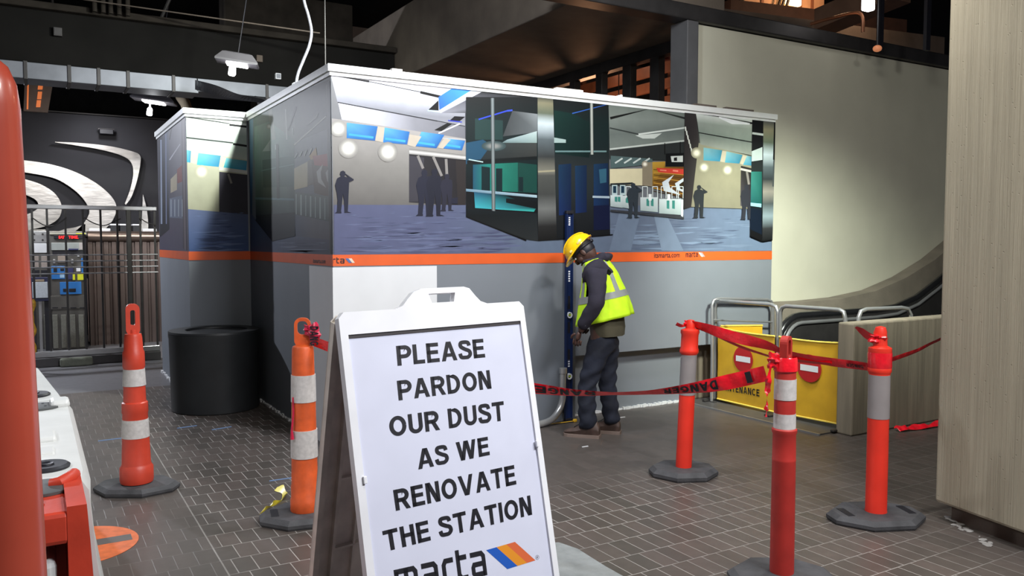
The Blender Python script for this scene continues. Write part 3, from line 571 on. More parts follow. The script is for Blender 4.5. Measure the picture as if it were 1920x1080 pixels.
m.line((490, 320), (552, 308), 2, (120, 150, 144)); m.line((478, 372), (552, 374), 4, (110, 140, 146)); m.line((520, 270), (522, 372), 5, (60, 70, 70)); m.line((510, 380), (511, 440), 1.5, (70, 76, 84))
m.line((552, 272), (612, 218), 2.5, (190, 188, 180)); m.line((540, 245), (556, 200), 3, (60, 60, 60)); P([(578, 232), (598, 212), (594, 222), (576, 236)], (150, 148, 142))
P([(552, 316), (577, 303), (577, 350), (552, 356)], (200, 190, 158)); P([(577, 303), (590, 290), (592, 345), (577, 348)], (130, 118, 104)); P([(580, 293), (593, 276), (595, 292), (584, 300)], (190, 150, 50)); P([(584, 300), (619, 288), (619, 370), (590, 362)], (110, 84, 56)); P([(587, 293), (619, 287), (619, 312), (590, 310)], (176, 64, 46))
P([(606, 308), (594, 322), (597, 342), (612, 352), (603, 336), (602, 322)], (190, 190, 186)); P([(619, 312), (611, 324), (614, 340), (619, 344)], (190, 190, 186))
for i in range(4): m.line((553+i*9, 296-i*2), (558+i*9, 287-i*3), 2.5, (190, 194, 188))
m.bands([(553, 360), (617, 368), (617, 416), (553, 402)], [(120, 128, 124), (112, 122, 120), (90, 98, 98)])
for i in range(7): m.line((556+i*9, 364+i*1.2), (556+i*9, 402+i*1.6), 2.5 if i % 2 else 1.5, (176, 190, 188))
m.hbands([(553, 402), (622, 418), (624, 477), (556, 470)], [(100, 108, 126), (120, 118, 124), (112, 110, 118)]); P([(470, 398), (512, 453), (556, 443), (624, 450), (624, 478), (505, 474), (469, 473)], ((84, 98, 130), (100, 112, 136), (110, 118, 138), (104, 104, 122), (100, 104, 118), (104, 116, 140), (96, 110, 140)))
m.streaks(512, 620, 452, 472, 20, [(88, 96, 116), (132, 140, 158)], 9); P([(480, 404), (512, 452), (554, 443), (554, 398)], (30, 32, 38)); m.line((480, 412), (513, 453), 2.5, (16, 16, 20))
m.hbands([(612, 160), (621, 150), (624, 478), (619, 474)], [(120, 116, 110), (56, 54, 54), (60, 58, 60)])
m.build('mural_print', hoard)
# ---- second box, front
m = Print(clamp(lambda u, v: on(1, HL, u, v), (-S2+.001, -9, ZO-.001), (-.02, 9, 2.928)), (0, -1, 0)); P = m.poly
A, B, C_, D_ = px((-S2+.002, HL, 2.926)), px((-.004, HL, 2.926)), px((-.004, HL, ZO)), px((-S2+.002, HL, ZO))
P([A, B, C_, D_], ((190, 196, 188), (180, 186, 178), (100, 112, 140), (96, 110, 146)))
m.bands([(349, 226), (466, 232), (467, 306), (350, 282)], [(240, 244, 240), (190, 202, 194), (186, 198, 190), (206, 212, 200)]); m.line((348, 219), (430, 232), 2, (70, 76, 74)); m.line((430, 234), (466, 238), 4, (40, 42, 44)); m.line((349, 258), (437, 268), 2.5, (70, 76, 74)); m.line((437, 270), (466, 274), 4, (40, 42, 44))
m.bands([(350, 282), (467, 300), (468, 404), (352, 394)], [(196, 196, 176), (186, 186, 164), (172, 172, 150)])
for q in ([(349, 281), (358, 283), (357, 305), (349, 304)], [(372, 287), (414, 292), (410, 313), (369, 309)], [(423, 296), (466, 302), (462, 320), (418, 314)]): P(q, ((130, 200, 206), (80, 160, 180), (30, 150, 190), (60, 190, 206)))
for q in ([(358, 283), (371, 286), (368, 308), (357, 305)], [(414, 292), (424, 296), (419, 314), (411, 313)]): P(q, (226, 216, 186))
m.disc(378, 322, 12, (255, 253, 236), (190, 188, 166)); m.line((411, 316), (466, 323), 6, (214, 214, 208)); P([(411, 322), (467, 328), (468, 404), (411, 398)], (74, 72, 82)); m.line((428, 326), (434, 344), 4, (150, 146, 140))
P([(351, 392), (469, 402), (470, 474), (352, 472)], ((112, 124, 156), (96, 108, 140), (80, 104, 150), (88, 112, 156))); m.streaks(353, 466, 396, 470, 34, [(76, 92, 128), (118, 136, 172)], 12)
m.build('mural_print', hb)
m = Print(clamp(lambda u, v: on(0, -S2, u, v), (-9, HL+.001, ZO-.001), (9, HL+S2Y-.001, 2.928)), (-1, 0, 0)); P = m.poly
A, B, C_, D_ = px((-S2, HL+S2Y, 2.926)), px((-S2, HL, 2.926)), px((-S2, HL, ZO)), px((-S2, HL+S2Y, ZO))
P([A, B, C_, D_], ((70, 72, 82), (150, 150, 160), (112, 108, 128), (90, 88, 106)))
P([(299, 262), (316, 244), (318, 430), (300, 445)], ((50, 56, 66), (110, 120, 136), (40, 44, 56), (44, 48, 58))); m.line((302, 262), (303, 420), 3, (150, 160, 180)); m.line((311, 250), (312, 420), 2, (130, 140, 170)); m.line((318, 300), (338, 270), 2, (190, 190, 200)); m.line((322, 236), (318, 262), 2, (60, 62, 70))
P([(320, 336), (332, 324), (332, 356), (320, 362)], (190, 180, 156)); P([(332, 318), (343, 308), (343, 340), (333, 344)], (150, 60, 48)); P([(318, 372), (344, 366), (346, 410), (318, 408)], (120, 130, 150))
for i in range(4): m.line((321+i*7, 374), (321+i*7, 406), 1.5, (180, 190, 200))
m.hbands([(340, 222), (347, 220), (351, 470), (344, 466)], [(50, 48, 56), (140, 130, 140), (60, 56, 64)])
m.build('mural_print', hb)
# ---- stripe lettering
def wall_text(s, fn, lb, rb, rt, lt, off, mat, parent, bold=.0, name='lettering'):
    q = quad_fn(fn(*lb), fn(*rb), fn(*rt), fn(*lt), off); MB().add(text_bm(s, bold), q).build(name, mat, parent, True)
LETW = []
def logo_bm(mb, fn):
    """the operator's mark: square letters with round shoulders, drawn in a unit box"""
    S = []; x = 0
    def L_(wd, *st):
        nonlocal x
        for s_ in st: S.append([(x+a, b_) for a, b_ in s_])
        x += wd+.2
    k = .1
    L_(1.1, [(k, 0), (k, 1-k)], [(0, 1-k), (.9, 1-k), (1.0, .78), (1.0, 0)], [(.55, 0), (.55, .95)])
    aa = ([(0, 1-k), (.6, 1-k), (.7, .78), (.7, 0)], [(.7, k), (.16, k), (.1, .18), (.1, .4), (.16, .5), (.7, .5)])
    L_(.8, *aa)
    L_(.55, [(k, 0), (k, .75), (.2, 1-k), (.6, 1-k)])
    L_(.55, [(k, 1.22), (k, .25), (.2, k), (.55, k)], [(k, 1-k), (.55, 1-k)])
    L_(.8, *aa)
    W_ = x-.2
    for s_ in S: stroke(mb, s_, .2, lambda q: fn((q[0]/W_, q[1])))
    return W_
front = lambda u, v: on(1, 0, u, v); side = lambda u, v: on(0, 0, u, v); O1 = Vector((0, -.0045, 0)); O2 = Vector((-.0045, 0, 0))
wall_text('itsmarta.com', front, (1226, 483.5), (1274, 482.5), (1274, 473.5), (1226, 474.5), O1, BLACK, hoard, .01)
mb = MB(); logo_bm(mb, quad_fn(front(1285, 482.5), front(1308, 481.5), front(1308, 474), front(1285, 475), O1)); mb.build('logo_lettering', BLACK, hoard, True)
mb = MB(); logo_bm(mb, quad_fn(front(600, 494.5), front(645.5, 493.8), front(645.5, 484.8), front(600, 485), O1))
for v in [v for v in mb.b.verts if v.co.x < 0]: v.co.x = 0
mb.build('logo_lettering', BLACK, hoard, True)
for i, (u0, c) in enumerate(((647, (70, 96, 150)), (653, (206, 190, 170)))):
    MB().face([front(u0, 484.5)+O1, front(u0+6, 484.4)+O1, front(u0+12, 492.8)+O1, front(u0+7, 493)+O1]).build('logo_stripe', pm(f'emblem_{i}', c), hoard, True)
for i, (u0, c) in enumerate(((1309, (226, 214, 200)), (1312.5, (150, 140, 140)))):
    MB().face([front(u0, 473.5)+O1, front(u0+3.4, 473.4)+O1, front(u0+9, 481.3)+O1, front(u0+5.5, 481.4)+O1]).build('logo_stripe', pm(f'emblem_s{i}', c), hoard, True)
wall_text('itsmarta.com', side, (588, 493), (611, 494), (611, 486), (588, 485), O2, BLACK, hoard, .01)
# ================================================================== ESCALATOR CORNER
HWALL = thing('half_wall', 'low board-marked concrete wall right of the yellow banners', 'wall', (5.5, -1.67, 0))
MB().box((3.92, -1.76, 0), (7.4, -1.6, .962), .015).build('wall_body', ribbed_mat('board_marked_concrete', (126, 117, 102), 10, 'X', .35, .9, .18), HWALL, True)
solo('concrete_base', MB().box((3.86, .16, 0), (4.8, .29, .58), .01), ribbed_mat('ribbed_concrete', (108, 98, 84), 3, 'X', .9, .9, .25), 'rough ribbed concrete base under the right end of the hoarding', 'wall base')
cur = [(4.9, .97), (5.6, .965), (6.2, .985), (6.8, 1.05), (7.4, 1.2), (8.0, 1.42), (8.6, 1.72), (9.4, 2.15), (9.4, 0), (4.9, 0)]
solo('concrete_kerb', MB().prism([(x, z) for x, z in cur], .2, fn=lambda p: Vector((p[0], .09+p[2], p[1]))), CONC, 'curved concrete kerb rising along the white wall beside the escalator', 'kerb')
esc = thing('escalator', 'escalator with black handrail rising behind the low concrete wall', 'escalator', (5.5, -.8, 0))
def rail_path(off=0.):
    P_ = [(5.13-(.33-off)*math.sin(a), .52-(.33-off)*math.cos(a)) for a in [math.pi*i/12 for i in range(13)]]
    for x in (5.6, 6.0, 6.4, 6.8, 7.2, 7.6, 8.0, 8.6, 9.4): P_.append((x, .85-off+(0 if x < 6.5 else ((x-6.5)**2*.24 if x < 7.4 else .194+(x-7.4)*.5))))
    return P_
for y in (-.18, -1.4):
    pb = rail_path(.03); lowr = [(x, max(.02, z-.83) if x > 6.6 else .02) for x, z in pb[::-1][:9]]
    MB().prism([(x, z) for x, z in pb]+lowr, .05, fn=lambda p, y=y: Vector((p[0], y-.025+p[2], p[1]))).build('balustrade', DKSTEEL, esc, True)
    MB().tube([(x, y, z) for x, z in rail_path()], .042, 12).build('handrail', pm('black_handrail_rubber', (26, 26, 28), .25, coat=.3), esc, True)
    MB().tube([(x, y-.03, z) for x, z in rail_path(.075)], .02, 8).build('steel_edge', STEEL, esc, True)
    MB().box((4.9, y-.09, 0), (9, y+.09, .16), .02).build('skirt', STEEL, esc, True)
for i in range(9):
    x = 5.3+i*.4; z = max(.02, (i-2)*.2)
    MB().box((x, -1.28, 0), (x+.4, -.3, z)).box((x, -1.28, z-.015), (x+.41, -.3, z)).build('step', DKSTEEL, esc, True)
lpt = thing('landing_plate', 'dark grey metal landing plate in the floor under the yellow barricades', 'floor plate', (4.2, -.75, 0))
MB().box((3.72, -1.59, 0), (4.78, .1, .012)).build('plate', pm('grey_landing_plate', (84, 82, 82), .45, .4, var=.15, scale=6), lpt, True)
MB().box((3.705, -1.6, 0), (3.722, .1, .016)).build('plate_edging', STEEL, lpt, True)
yp = lambda u, v: on(1, .085, u, v)
MB().face([yp(*p) for p in ((1463, 624), (1465, 608), (1479, 595), (1487, 594), (1479, 604), (1474, 624))]).build('warning_sticker', YELLOW, esc, True)
mb = MB()
for i in range(5): a = (1466+i*2.2, 618-i*4.6); mb.face([yp(*p) for p in ((a[0], a[1]), (a[0]+6, a[1]-2), (a[0]+6, a[1]-.8), (a[0], a[1]+1.2))])
for f in mb.b.verts: f.co.y -= .002
mb.build('sticker_lettering', BLACK, esc, True)
g1 = [on(1, -1.54, u, v) for u, v in ((1610, 640), (1610, 595), (1614, 584), (1624, 580), (1690, 577), (1702, 579), (1708, 590), (1708, 640))]
p0 = g1[0].copy(); p0.z = .02; p1 = g1[-1].copy(); p1.z = .02
solo('guard_rail', MB().tube([p0]+g1+[p1], .019, 10), STEEL, 'low steel hoop rail standing just behind the low concrete wall', 'rail')
def barricade(X, hoop, banner, label, discs=(), word=None):
    f = lambda u, v, x=X: on(0, x, u, v); H_ = [f(*p) for p in hoop]; a = H_[0].copy(); a.z = .013; b_ = H_[-1].copy(); b_.z = .013; c = (a+b_)/2
    t = thing('barricade', label, 'barricade', (X, c.y, 0), 0, 'yellow banner barricades by the escalator')
    MB().tube([a+Vector((0, 0, .015))]+H_+[b_+Vector((0, 0, .015))], .019, 10).build('hoop_frame', STEEL, t, True)
    for q in (a, b_): MB().box((q.x-.16, q.y-.02, .013), (q.x+.16, q.y+.02, .033), .006).build('foot', DKSTEEL, t, True)
    lt, rt, rb, lb = [f(*p) for p in banner]; mb = MB(); nx, ny = 18, 10
    def sp(i, j, k=0):
        u, v = i/nx, j/ny; p = lt.lerp(rt, u).lerp(lb.lerp(rb, u), v); p = p.copy(); p.x = X-.024+.006*math.sin(u*9+v*4)*math.sin(v*math.pi)-k; p.z -= .012*math.sin(u*math.pi)*(1-v); return p
    for i in range(nx):
        for j in range(ny): mb.face([sp(i, j), sp(i+1, j), sp(i+1, j+1), sp(i, j+1)], True)
    bmesh.ops.remove_doubles(mb.b, verts=mb.b.verts[:], dist=1e-5); ban = mb.build('banner', YELLOW, t, True)
    for r0 in (0, ny): MB().tube([sp(i, r0, .002) for i in range(nx+1)], .008, 6).build('hem', pm('pale_yellow_hem', (232, 204, 90), .5), ban, True)
    for u, v, rx, ry in discs:
        g = lambda a_, b__, o_: (lambda p: Vector((X-.034-o_, p.y, p.z)))(f(u+a_, v+b__))
        cc = f(u, v); ru = abs(f(u+rx, v+rx*.15).y-cc.y); rz = abs(f(u, v+ry).z-cc.z)
        MB().face([Vector((X-.034, cc.y+ru*math.cos(k*math.pi/16), cc.z+rz*math.sin(k*math.pi/16))) for k in range(32)]).build('no_entry_disc', REDSIGN, ban, True)
        MB().face([Vector((X-.036, cc.y+ru*a_, cc.z+rz*b__)) for a_, b__ in ((-.74, -.22), (.74, -.22), (.74, .22), (-.74, .22))]).build('disc_bar', WHITE_P, ban, True)
    if word:
        s_, q = word; q = [f(*p) for p in q]; MB().add(block_text(s_), quad_fn(*q, (-.036, 0, 0))).build('lettering', BLACK, ban, True)
    return t
barricade(4.03, ((1341, 690), (1341, 578), (1344, 567), (1352, 564), (1446, 571), (1455, 575), (1459, 586), (1459, 690)), ((1349, 613), (1456, 630), (1456, 772), (1348, 747)), 'yellow banner barricade on the left reading MAINTENANCE under its no-entry disc', ((1398, 673, 18.5, 24),), ('MAINTENANCE', ((1351, 729), (1429, 743), (1429, 730), (1351, 716))))
barricade(4.03, ((1463, 690), (1463, 586), (1466, 577), (1474, 574), (1574, 581), (1582, 585), (1585, 597), (1585, 690)), ((1464, 631), (1585, 643), (1585, 796), (1464, 773)), 'yellow banner barricade with a no-entry disc, touching the end of the low concrete wall', ((1522, 690, 23, 26),))
bw = thing('barricade', 'folded wing of the yellow barricade, mostly hidden behind the MAINTENANCE banner', 'barricade', (4.4, -.085, 0), 0, 'yellow banner barricades by the escalator')
wf = lambda u, v: on(1, -.085, u, v); H_ = [wf(*p) for p in ((1335, 680), (1335, 572), (1338, 563), (1346, 560), (1438, 562), (1446, 565), (1449, 574), (1449, 680))]; a = H_[0].copy(); a.z = .02; b_ = H_[-1].copy(); b_.z = .03
MB().tube([a]+H_+[b_], .017, 10).build('hoop_frame', STEEL, bw, True)
for q in (a, b_): MB().box((q.x-.02, q.y-.06, 0.013 if q.x > 4.4 else 0), (q.x+.02, q.y+.06, .033 if q.x > 4.4 else .02), .006).build('foot', DKSTEEL, bw, True)
p0, p1 = wf(1348, 609), wf(1426, 608); MB().prism([(p0.x, .12), (p1.x, .12), (p1.x, p1.z), (p0.x, p0.z)], .008, fn=lambda p: Vector((p[0], -.112+p[2], p[1]))).build('banner', YELLOW, bw, True)
MB().tube([p0+Vector((0, -.028, -.01)), p1+Vector((0, -.028, -.01))], .007, 6).build('hem', pm('pale_yellow_hem', (232, 204, 90), .5), bw, True)
MB().tube([wf(1336, 600), wf(1448, 604)], .009, 8).build('cross_rail', STEEL, bw, True)
# ================================================================== POSTS AND CHANNELISERS
def hexplate(sx, sy, h, inset=.03, cut=.3):
    o = [(-sx, -sy*cut), (-sx*.45, -sy), (sx*.45, -sy), (sx, -sy*cut), (sx, sy*cut), (sx*.45, sy), (-sx*.45, sy), (-sx, sy*cut)]
    f = lambda k, z: [(x*k, y*k, z) for x, y in o]
    return MB().rings([f(.97, 0), f(1, .012), f(1, h*.55), f(1-inset/sx, h)], smooth=False)
def base_plate(parent, sx, sy, h, ang, slots=True):
    mb = hexplate(sx, sy, h)
    bmesh.ops.rotate(mb.b, verts=mb.b.verts[:], matrix=Matrix.Rotation(ang, 3, 'Z')); bs = mb.build('rubber_base', RUBBER, parent)
    if slots:
        for sg in (-1, 1):
            mb = MB().box((sg*sx*.68-.022, -.07, h-.001), (sg*sx*.68+.022, .07, h+.002), .001); bmesh.ops.rotate(mb.b, verts=mb.b.verts[:], matrix=Matrix.Rotation(ang, 3, 'Z')); mb.build('grip_slot', BLACK, bs)
def loop_handle(parent, z0, wd, ht, th, hole_w, hole_h, mat, rz, hz=None, taper=1.):
    def rr(w_, h_, cx, cz, r, n=5):
        o = []
        for sx, sz, a0 in ((1, -1, -90), (1, 1, 0), (-1, 1, 90), (-1, -1, 180)):
            for i in range(n+1): a = math.radians(a0+90*i/n); o.append((cx+sx*(w_/2-r)+r*math.cos(a), cz+sz*(h_/2-r)+r*math.sin(a)))
        return o
    hz = ht*.55 if hz is None else hz; out = rr(wd, ht, 0, z0+ht/2, wd*.42); hole = rr(hole_w, hole_h, 0, z0+hz, hole_w*.42)
    M = Matrix.Rotation(rz, 3, 'Z'); mb = MB().prism(out, th, [hole], lambda p: M @ Vector((p[0], p[2]-th/2, p[1])))
    bmesh.ops.bevel(mb.b, geom=[e for e in mb.b.edges if len(e.link_faces) == 2 and e.calc_face_angle(0) > .8], offset=th*.22, segments=2, affect='EDGES', profile=.5)
    return mb.build('loop_handle', mat, parent)
FACE = -YAW
K_ = 5.43/FPX
c1 = thing('channelizer_cone', 'tall orange channelizer cone with two white bands, left of the black bin', 'cone', (-1.459, -.293, 0))
base_plate(c1, .265, .19, .05, FACE, False)
zz = lambda v: (918-v)*K_+.02
MB().lathe([(.088, .05), (.1, .055), (.105, .075), (.104, zz(880)), (.094, zz(876)), (.09, zz(873)), (.078, zz(778)), (.082, zz(776)), (.08, zz(758)), (.07, zz(756)), (.064, zz(694)), (.069, zz(690)), (.067, zz(664)), (.06, zz(660)), (.055, zz(636)), (.05, zz(630)), (.02, zz(628))]).build('cone_body', ORANGE, c1)
for v0, v1, r0, r1 in ((823, 789, .0865, .081), (726, 695, .0725, .067)): MB().lathe([(r0-.006, zz(v0)), (r0, zz(v0)), (r1, zz(v1)), (r1-.006, zz(v1))], caps=False).build('white_band', BAND, c1)
loop_handle(c1, zz(632), .084, (632-574)*K_, .04, .03, .1, ORANGE, FACE+.5, .115)
MB().tube([(0, 0, zz(634)), (0, 0, zz(622))], .026, 12).build('handle_neck', ORANGE, c1)
K_ = 4.84/FPX
c2 = thing('channelizer_cone', 'scuffed orange channelizer cone with red tape knotted at its handle, half hidden by the sign', 'cone', (-.66, -1.43, 0))
base_plate(c2, .26, .2, .055, FACE+.35)
zz = lambda v: (965-v)*K_
MB().lathe([(.08, .05), (.086, .06), (.085, zz(925)), (.08, zz(922)), (.081, zz(900)), (.078, zz(897)), (.074, zz(845)), (.07, zz(742)), (.066, zz(690)), (.063, zz(642)), (.058, zz(638)), (.03, zz(634))]).build('cone_body', ORANGE_W, c2)
for v0, v1, r0, r1 in ((846, 794, .079, .077), (741, 691, .0735, .071)): MB().lathe([(r0-.006, zz(v0)), (r0, zz(v0)), (r1, zz(v1)), (r1-.006, zz(v1))], caps=False).build('white_band', BAND, c2)
loop_handle(c2, zz(640), .095, (640-585)*K_, .022, .06, .08, ORANGE_W, FACE+.15, .115)
def delin(loc, label, cat='post', group='delineator posts'):
    return thing('delineator_post', label, cat, loc, 0, None)
K_ = 5.78/FPX
pA = delin((1.916, -1.884, 0), 'red delineator post with one grey band, nearest the worker'); base_plate(pA, .235, .2, .06, FACE+.1, False); zz = lambda v: (890-v)*K_
lean = lambda p: Vector((p[0]+p[2]*.03, p[1]-p[2]*.018, p[2]))
def leaned(mb): 
    for v in mb.b.verts: v.co = lean(v.co)
    return mb
leaned(MB().lathe([(.054, .04), (.056, .06), (.055, zz(740)), (.053, zz(664)), (.058, zz(662)), (.066, zz(659)), (.066, zz(654)), (.06, zz(650)), (.06, zz(626)), (.066, zz(622)), (.064, zz(617)), (.034, zz(614)), (.034, zz(606)), (.025, zz(599)), (.005, zz(598))])).build('post_body', RED_PL, pA)
leaned(MB().lathe([(.05, zz(738)), (.0575, zz(738)), (.056, zz(663)), (.05, zz(663))], caps=False)).build('reflective_band', BAND_G, pA)
K_ = 4.84/FPX
pC = delin((2.249, -3.177, 0), 'bright red delineator post wrapped in red tape at its cap, beside the concrete column'); base_plate(pC, .28, .2, .055, FACE+.12); zz = lambda v: (977-v)*K_
MB().lathe([(.061, .04), (.062, .055), (.06, .07), (.059, zz(700)), (.06, zz(699)), (.066, zz(696)), (.066, zz(690)), (.061, zz(686)), (.06, zz(664)), (.066, zz(660)), (.064, zz(652)), (.04, zz(648)), (.036, zz(630)), (.036, zz(622)), (.028, zz(614)), (.006, zz(612))]).build('post_body', RED_PL, pC)
MB().lathe([(.055, zz(783)), (.0615, zz(783)), (.0605, zz(702)), (.055, zz(702))], caps=False).build('reflective_band', BAND_G, pC)
K_ = 3.97/FPX
pB = delin((1.072, -3.5, 0), 'dark red delineator post with loop handle and two scuffed white bands, nearest the camera'); base_plate(pB, .25, .2, .05, FACE, False); zz = lambda v: (1092-v)*K_
MB().lathe([(.056, .04), (.057, .06), (.055, zz(862)), (.0565, zz(860)), (.055, zz(858)), (.054, zz(812)), (.059, zz(808)), (.059, zz(803)), (.051, zz(800)), (.049, zz(690)), (.046, zz(682)), (.02, zz(680))]).build('post_body', RED_DK, pB)
for v0, v1 in ((801, 773), (747, 709)): MB().lathe([(.046, zz(v0)), (.0525, zz(v0)), (.0515, zz(v1)), (.046, zz(v1))], caps=False).build('white_band', BAND, pB)
loop_handle(pB, zz(684), .085, (684-630)*K_, .035, .04, .085, RED_DK, FACE+.95, .08)
# ================================================================== RED BARRIER TAPE
def strip(path, wid, n=60):
    """path: (u, v, depth, visible width in pixels); a 75 mm tape that turns edge-on where it looks narrow"""
    C4 = smooth_path([at(p[0], p[1], p[2]) for p in path], n); W4 = [path_lerp([Vector((p[3]*p[2]/FPX, 0, 0)) for p in path], i/n).x for i in range(n+1)]
    out = []
    for i, c in enumerate(C4):
        t = (C4[min(i+1, n)]-C4[max(i-1, 0)]).normalized(); upv = (Vector((0, 0, 1))-t*t.z).normalized(); nn = t.cross(upv).normalized()
        if nn.dot(FW) > 0: nn = -nn
        h = min(W4[i], wid); s_ = math.sqrt(max(0, 1-(h/wid)**2)); wv = upv*h/2+nn*(wid*s_*.28); out.append((c, wv, nn))
    return out
def tape_thing(name, label, path, wid=.075, n=60, world_pts=None):
    S = strip(path, wid, n); mb = MB(); V = []
    for i, (c, wv, nn) in enumerate(S):
        k = .005*math.sin(i*.9+c.x*7); V.append([mb.v(c+wv), mb.v(c+nn*(.004+k)), mb.v(c-wv)])
    for a, b_ in zip(V[:-1], V[1:]):
        for j in (0, 1): f = mb.b.faces.new((a[j], b_[j], b_[j+1], a[j+1])); f.smooth = True
    c0 = S[n//2][0]; t = thing(name, label, 'tape', c0); mb.build('tape_strip', TAPE, t, True, recalc=False); return t, S
def tape_text(t, S, s_, i0, i1, flip=True, lo=-.7, hi=.7, mat=None, bold=.03):
    n = len(S)-1
    def fn(p):
        x, y = (1-p[0], 1-p[1]) if flip else (p[0], p[1]); q = i0+(i1-i0)*x; k = min(int(q), n-1); u = q-k; c = S[k][0].lerp(S[k+1][0], u); wv = S[k][1].lerp(S[k+1][1], u); nn = S[k][2]; nc = .007*(1-abs(lo+(hi-lo)*y)); return c+wv*(lo+(hi-lo)*y)+nn*(.009+nc)
    MB().add(block_text(s_, .21), fn).build('lettering', mat or BLACK, t, True)
def knot(parent, name, c, r, seed, mat=None):
    rn = random.Random(seed); ph = [rn.uniform(0, 6) for _ in range(6)]
    def fn(q):
        d = q.normalized(); k = 1+.3*math.sin(d.x*6+ph[0])*math.sin(d.y*5+ph[1])+.25*math.sin(d.z*8+ph[2]+d.x*3); return q*k
    return MB().sphere(c, r, 18, fn=fn).build(name, mat or TAPE, parent, True)
t1, S1 = tape_thing('barrier_tape', 'red tape printed DANGER upside down, strung from the sign across the worker\'s shins', ((588, 640, 4.8, 20), (720, 686, 4.66, 22), (860, 713, 4.52, 22), (1000, 728, 4.38, 22), (1075, 736, 4.31, 15), (1150, 738, 4.24, 8), (1215, 736, 4.18, 10), (1270, 731, 4.13, 17), (1330, 723, 4.08, 26), (1385, 712, 4.02, 30), (1436, 700, 3.93, 33)), n=110)
tape_text(t1, S1, 'DANGER', 72, 91); tape_text(t1, S1, 'DANGER', 30, 50)
mb = MB()
i = 104; mb.face([S1[i-2][0]+S1[i-2][1]*.75+S1[i][2]*.012, S1[i][0]+S1[i][1]*.75+S1[i][2]*.012, S1[i][0]-S1[i][1]*.7+S1[i][2]*.012, S1[i-2][0]-S1[i-2][1]*.7+S1[i][2]*.012]).build('black_block', BLACK, t1, True, recalc=False)
kb = at(1452, 676, 3.9); knot(t1, 'knot', kb, (.034, .032, .036), 3)
MB().lathe([(.052, 1.03), (.056, 1.035), (.054, 1.09), (.05, 1.1)], (1.072, -3.5, 0), caps=False).build('wrap', TAPE, t1, True)
t2, S2_ = tape_thing('barrier_tape', 'upper twisted red tape sagging between the far red post and the tape-wrapped post', ((1294, 606, 5.72, 10), (1320, 613, 5.65, 16), (1370, 630, 5.5, 24), (1437, 647, 5.3, 18), (1465, 658, 5.22, 12), (1500, 669, 5.12, 15), (1560, 679, 4.98, 17), (1600, 684, 4.9, 17), (1630, 688, 4.8, 16)))
tape_text(t2, S2_, 'DANGER', 50, 57, True, -.5, .3); MB().lathe([(.062, .905), (.068, .92), (.066, .96), (.068, .99), (.063, 1.02)], (2.249, -3.177, 0), caps=False).build('wrap', TAPE, t2, True)
knot(t2, 'knot', at(1291, 606, 5.74), (.03, .03, .02), 5)
t3, S3 = tape_thing('barrier_tape', 'lower narrow strand of red tape crossing the left no-entry disc', ((1303, 612, 5.74, 9), (1340, 628, 5.62, 8), (1386, 649, 5.5, 8), (1430, 664, 5.38, 7), (1462, 673, 5.28, 7), (1500, 677, 5.14, 7), (1560, 683, 4.99, 6)))
t4, S4 = tape_thing('barrier_tape', 'red tape stretched from the tape-wrapped post to the concrete column', ((1660, 678, 4.84, 13), (1690, 668, 4.9, 13), (1720, 657, 4.96, 12), (1750, 642, 5.0, 11), (1790, 624, 5.1, 11)))
tl = [(4.42, -1.84, .012), (4.5, -1.86, .022), (4.62, -1.88, .012), (4.8, -1.9, .02), (5.0, -1.9, .012), (5.25, -1.92, .016)]
mb = MB(); tp = smooth_path(tl, 50); V = []
for i, c in enumerate(tp): a = .3+.5*math.sin(i*.5); V.append([mb.v(c+Vector((0, .03, .012+.02*math.sin(i*.37)))), mb.v(c+Vector((0, 0, .02+.012*math.sin(i*.8)))), mb.v(c-Vector((0, .03, .004)))])
for a, b_ in zip(V[:-1], V[1:]):
    for j in (0, 1): mb.b.faces.new((a[j], b_[j], b_[j+1], a[j+1])).smooth = True
for v in mb.b.verts: v.co.z = max(v.co.z, .004)
solo('barrier_tape', mb, TAPE, 'fallen red tape lying on the floor along the foot of the low concrete wall', 'tape')
t6, S6 = tape_thing('barrier_tape', 'glossy red tape end hanging down from the knot on the dark red post', ((1446, 684, 3.87, 10), (1441, 710, 3.87, 11), (1439, 735, 3.88, 9), (1437, 760, 3.88, 11), (1437, 782, 3.88, 8)), .04, 30)
mb = MB(); 
for i, (c, wv, nn) in enumerate(S6): pass
t7, S7 = tape_thing('barrier_tape', 'short loose red tape end sticking out left of the far red post', ((1268, 607, 5.7, 7), (1278, 611, 5.7, 6), (1289, 609, 5.72, 6)), .05, 14)
t8, S8 = tape_thing('barrier_tape', 'pointed red tape end flying left above the tape-wrapped post', ((1604, 613, 4.8, 4), (1615, 620, 4.79, 11), (1628, 630, 4.78, 14), (1645, 637, 4.77, 16), (1660, 640, 4.8, 12)), .075, 20)
knot(t8, 'knot', at(1645, 634, 4.78), (.05, .045, .03), 8)
# magenta-looking tape knotted on the scuffed channelizer
MAG = pm('faded_red_tape', (176, 28, 60), .35, var=.3, scale=30, bump=.3)
tk = thing('barrier_tape', 'crumpled dark red tape knotted at the handle of the scuffed orange channelizer', 'tape', at(588, 630, 4.8))
knot(tk, 'knot', at(589, 628, 4.79), (.03, .022, .062), 11, MAG); knot(tk, 'knot', at(580, 618, 4.79), (.03, .02, .03), 12, MAG)
qk = [at(581, 612, 4.755), at(581, 648, 4.755), at(597, 648, 4.755), at(597, 612, 4.755)]
MB().add(block_text('DANG', .21), quad_fn(*qk, (0, 0, 0))).build('lettering', BLACK, tk, True)
MB().tube([at(549, 745, 4.76), at(550, 775, 4.76), at(547, 806, 4.76), at(548, 824, 4.76)], [.004, .006, .006, .012], 8).build('tape_tail', MAG, tk, True)
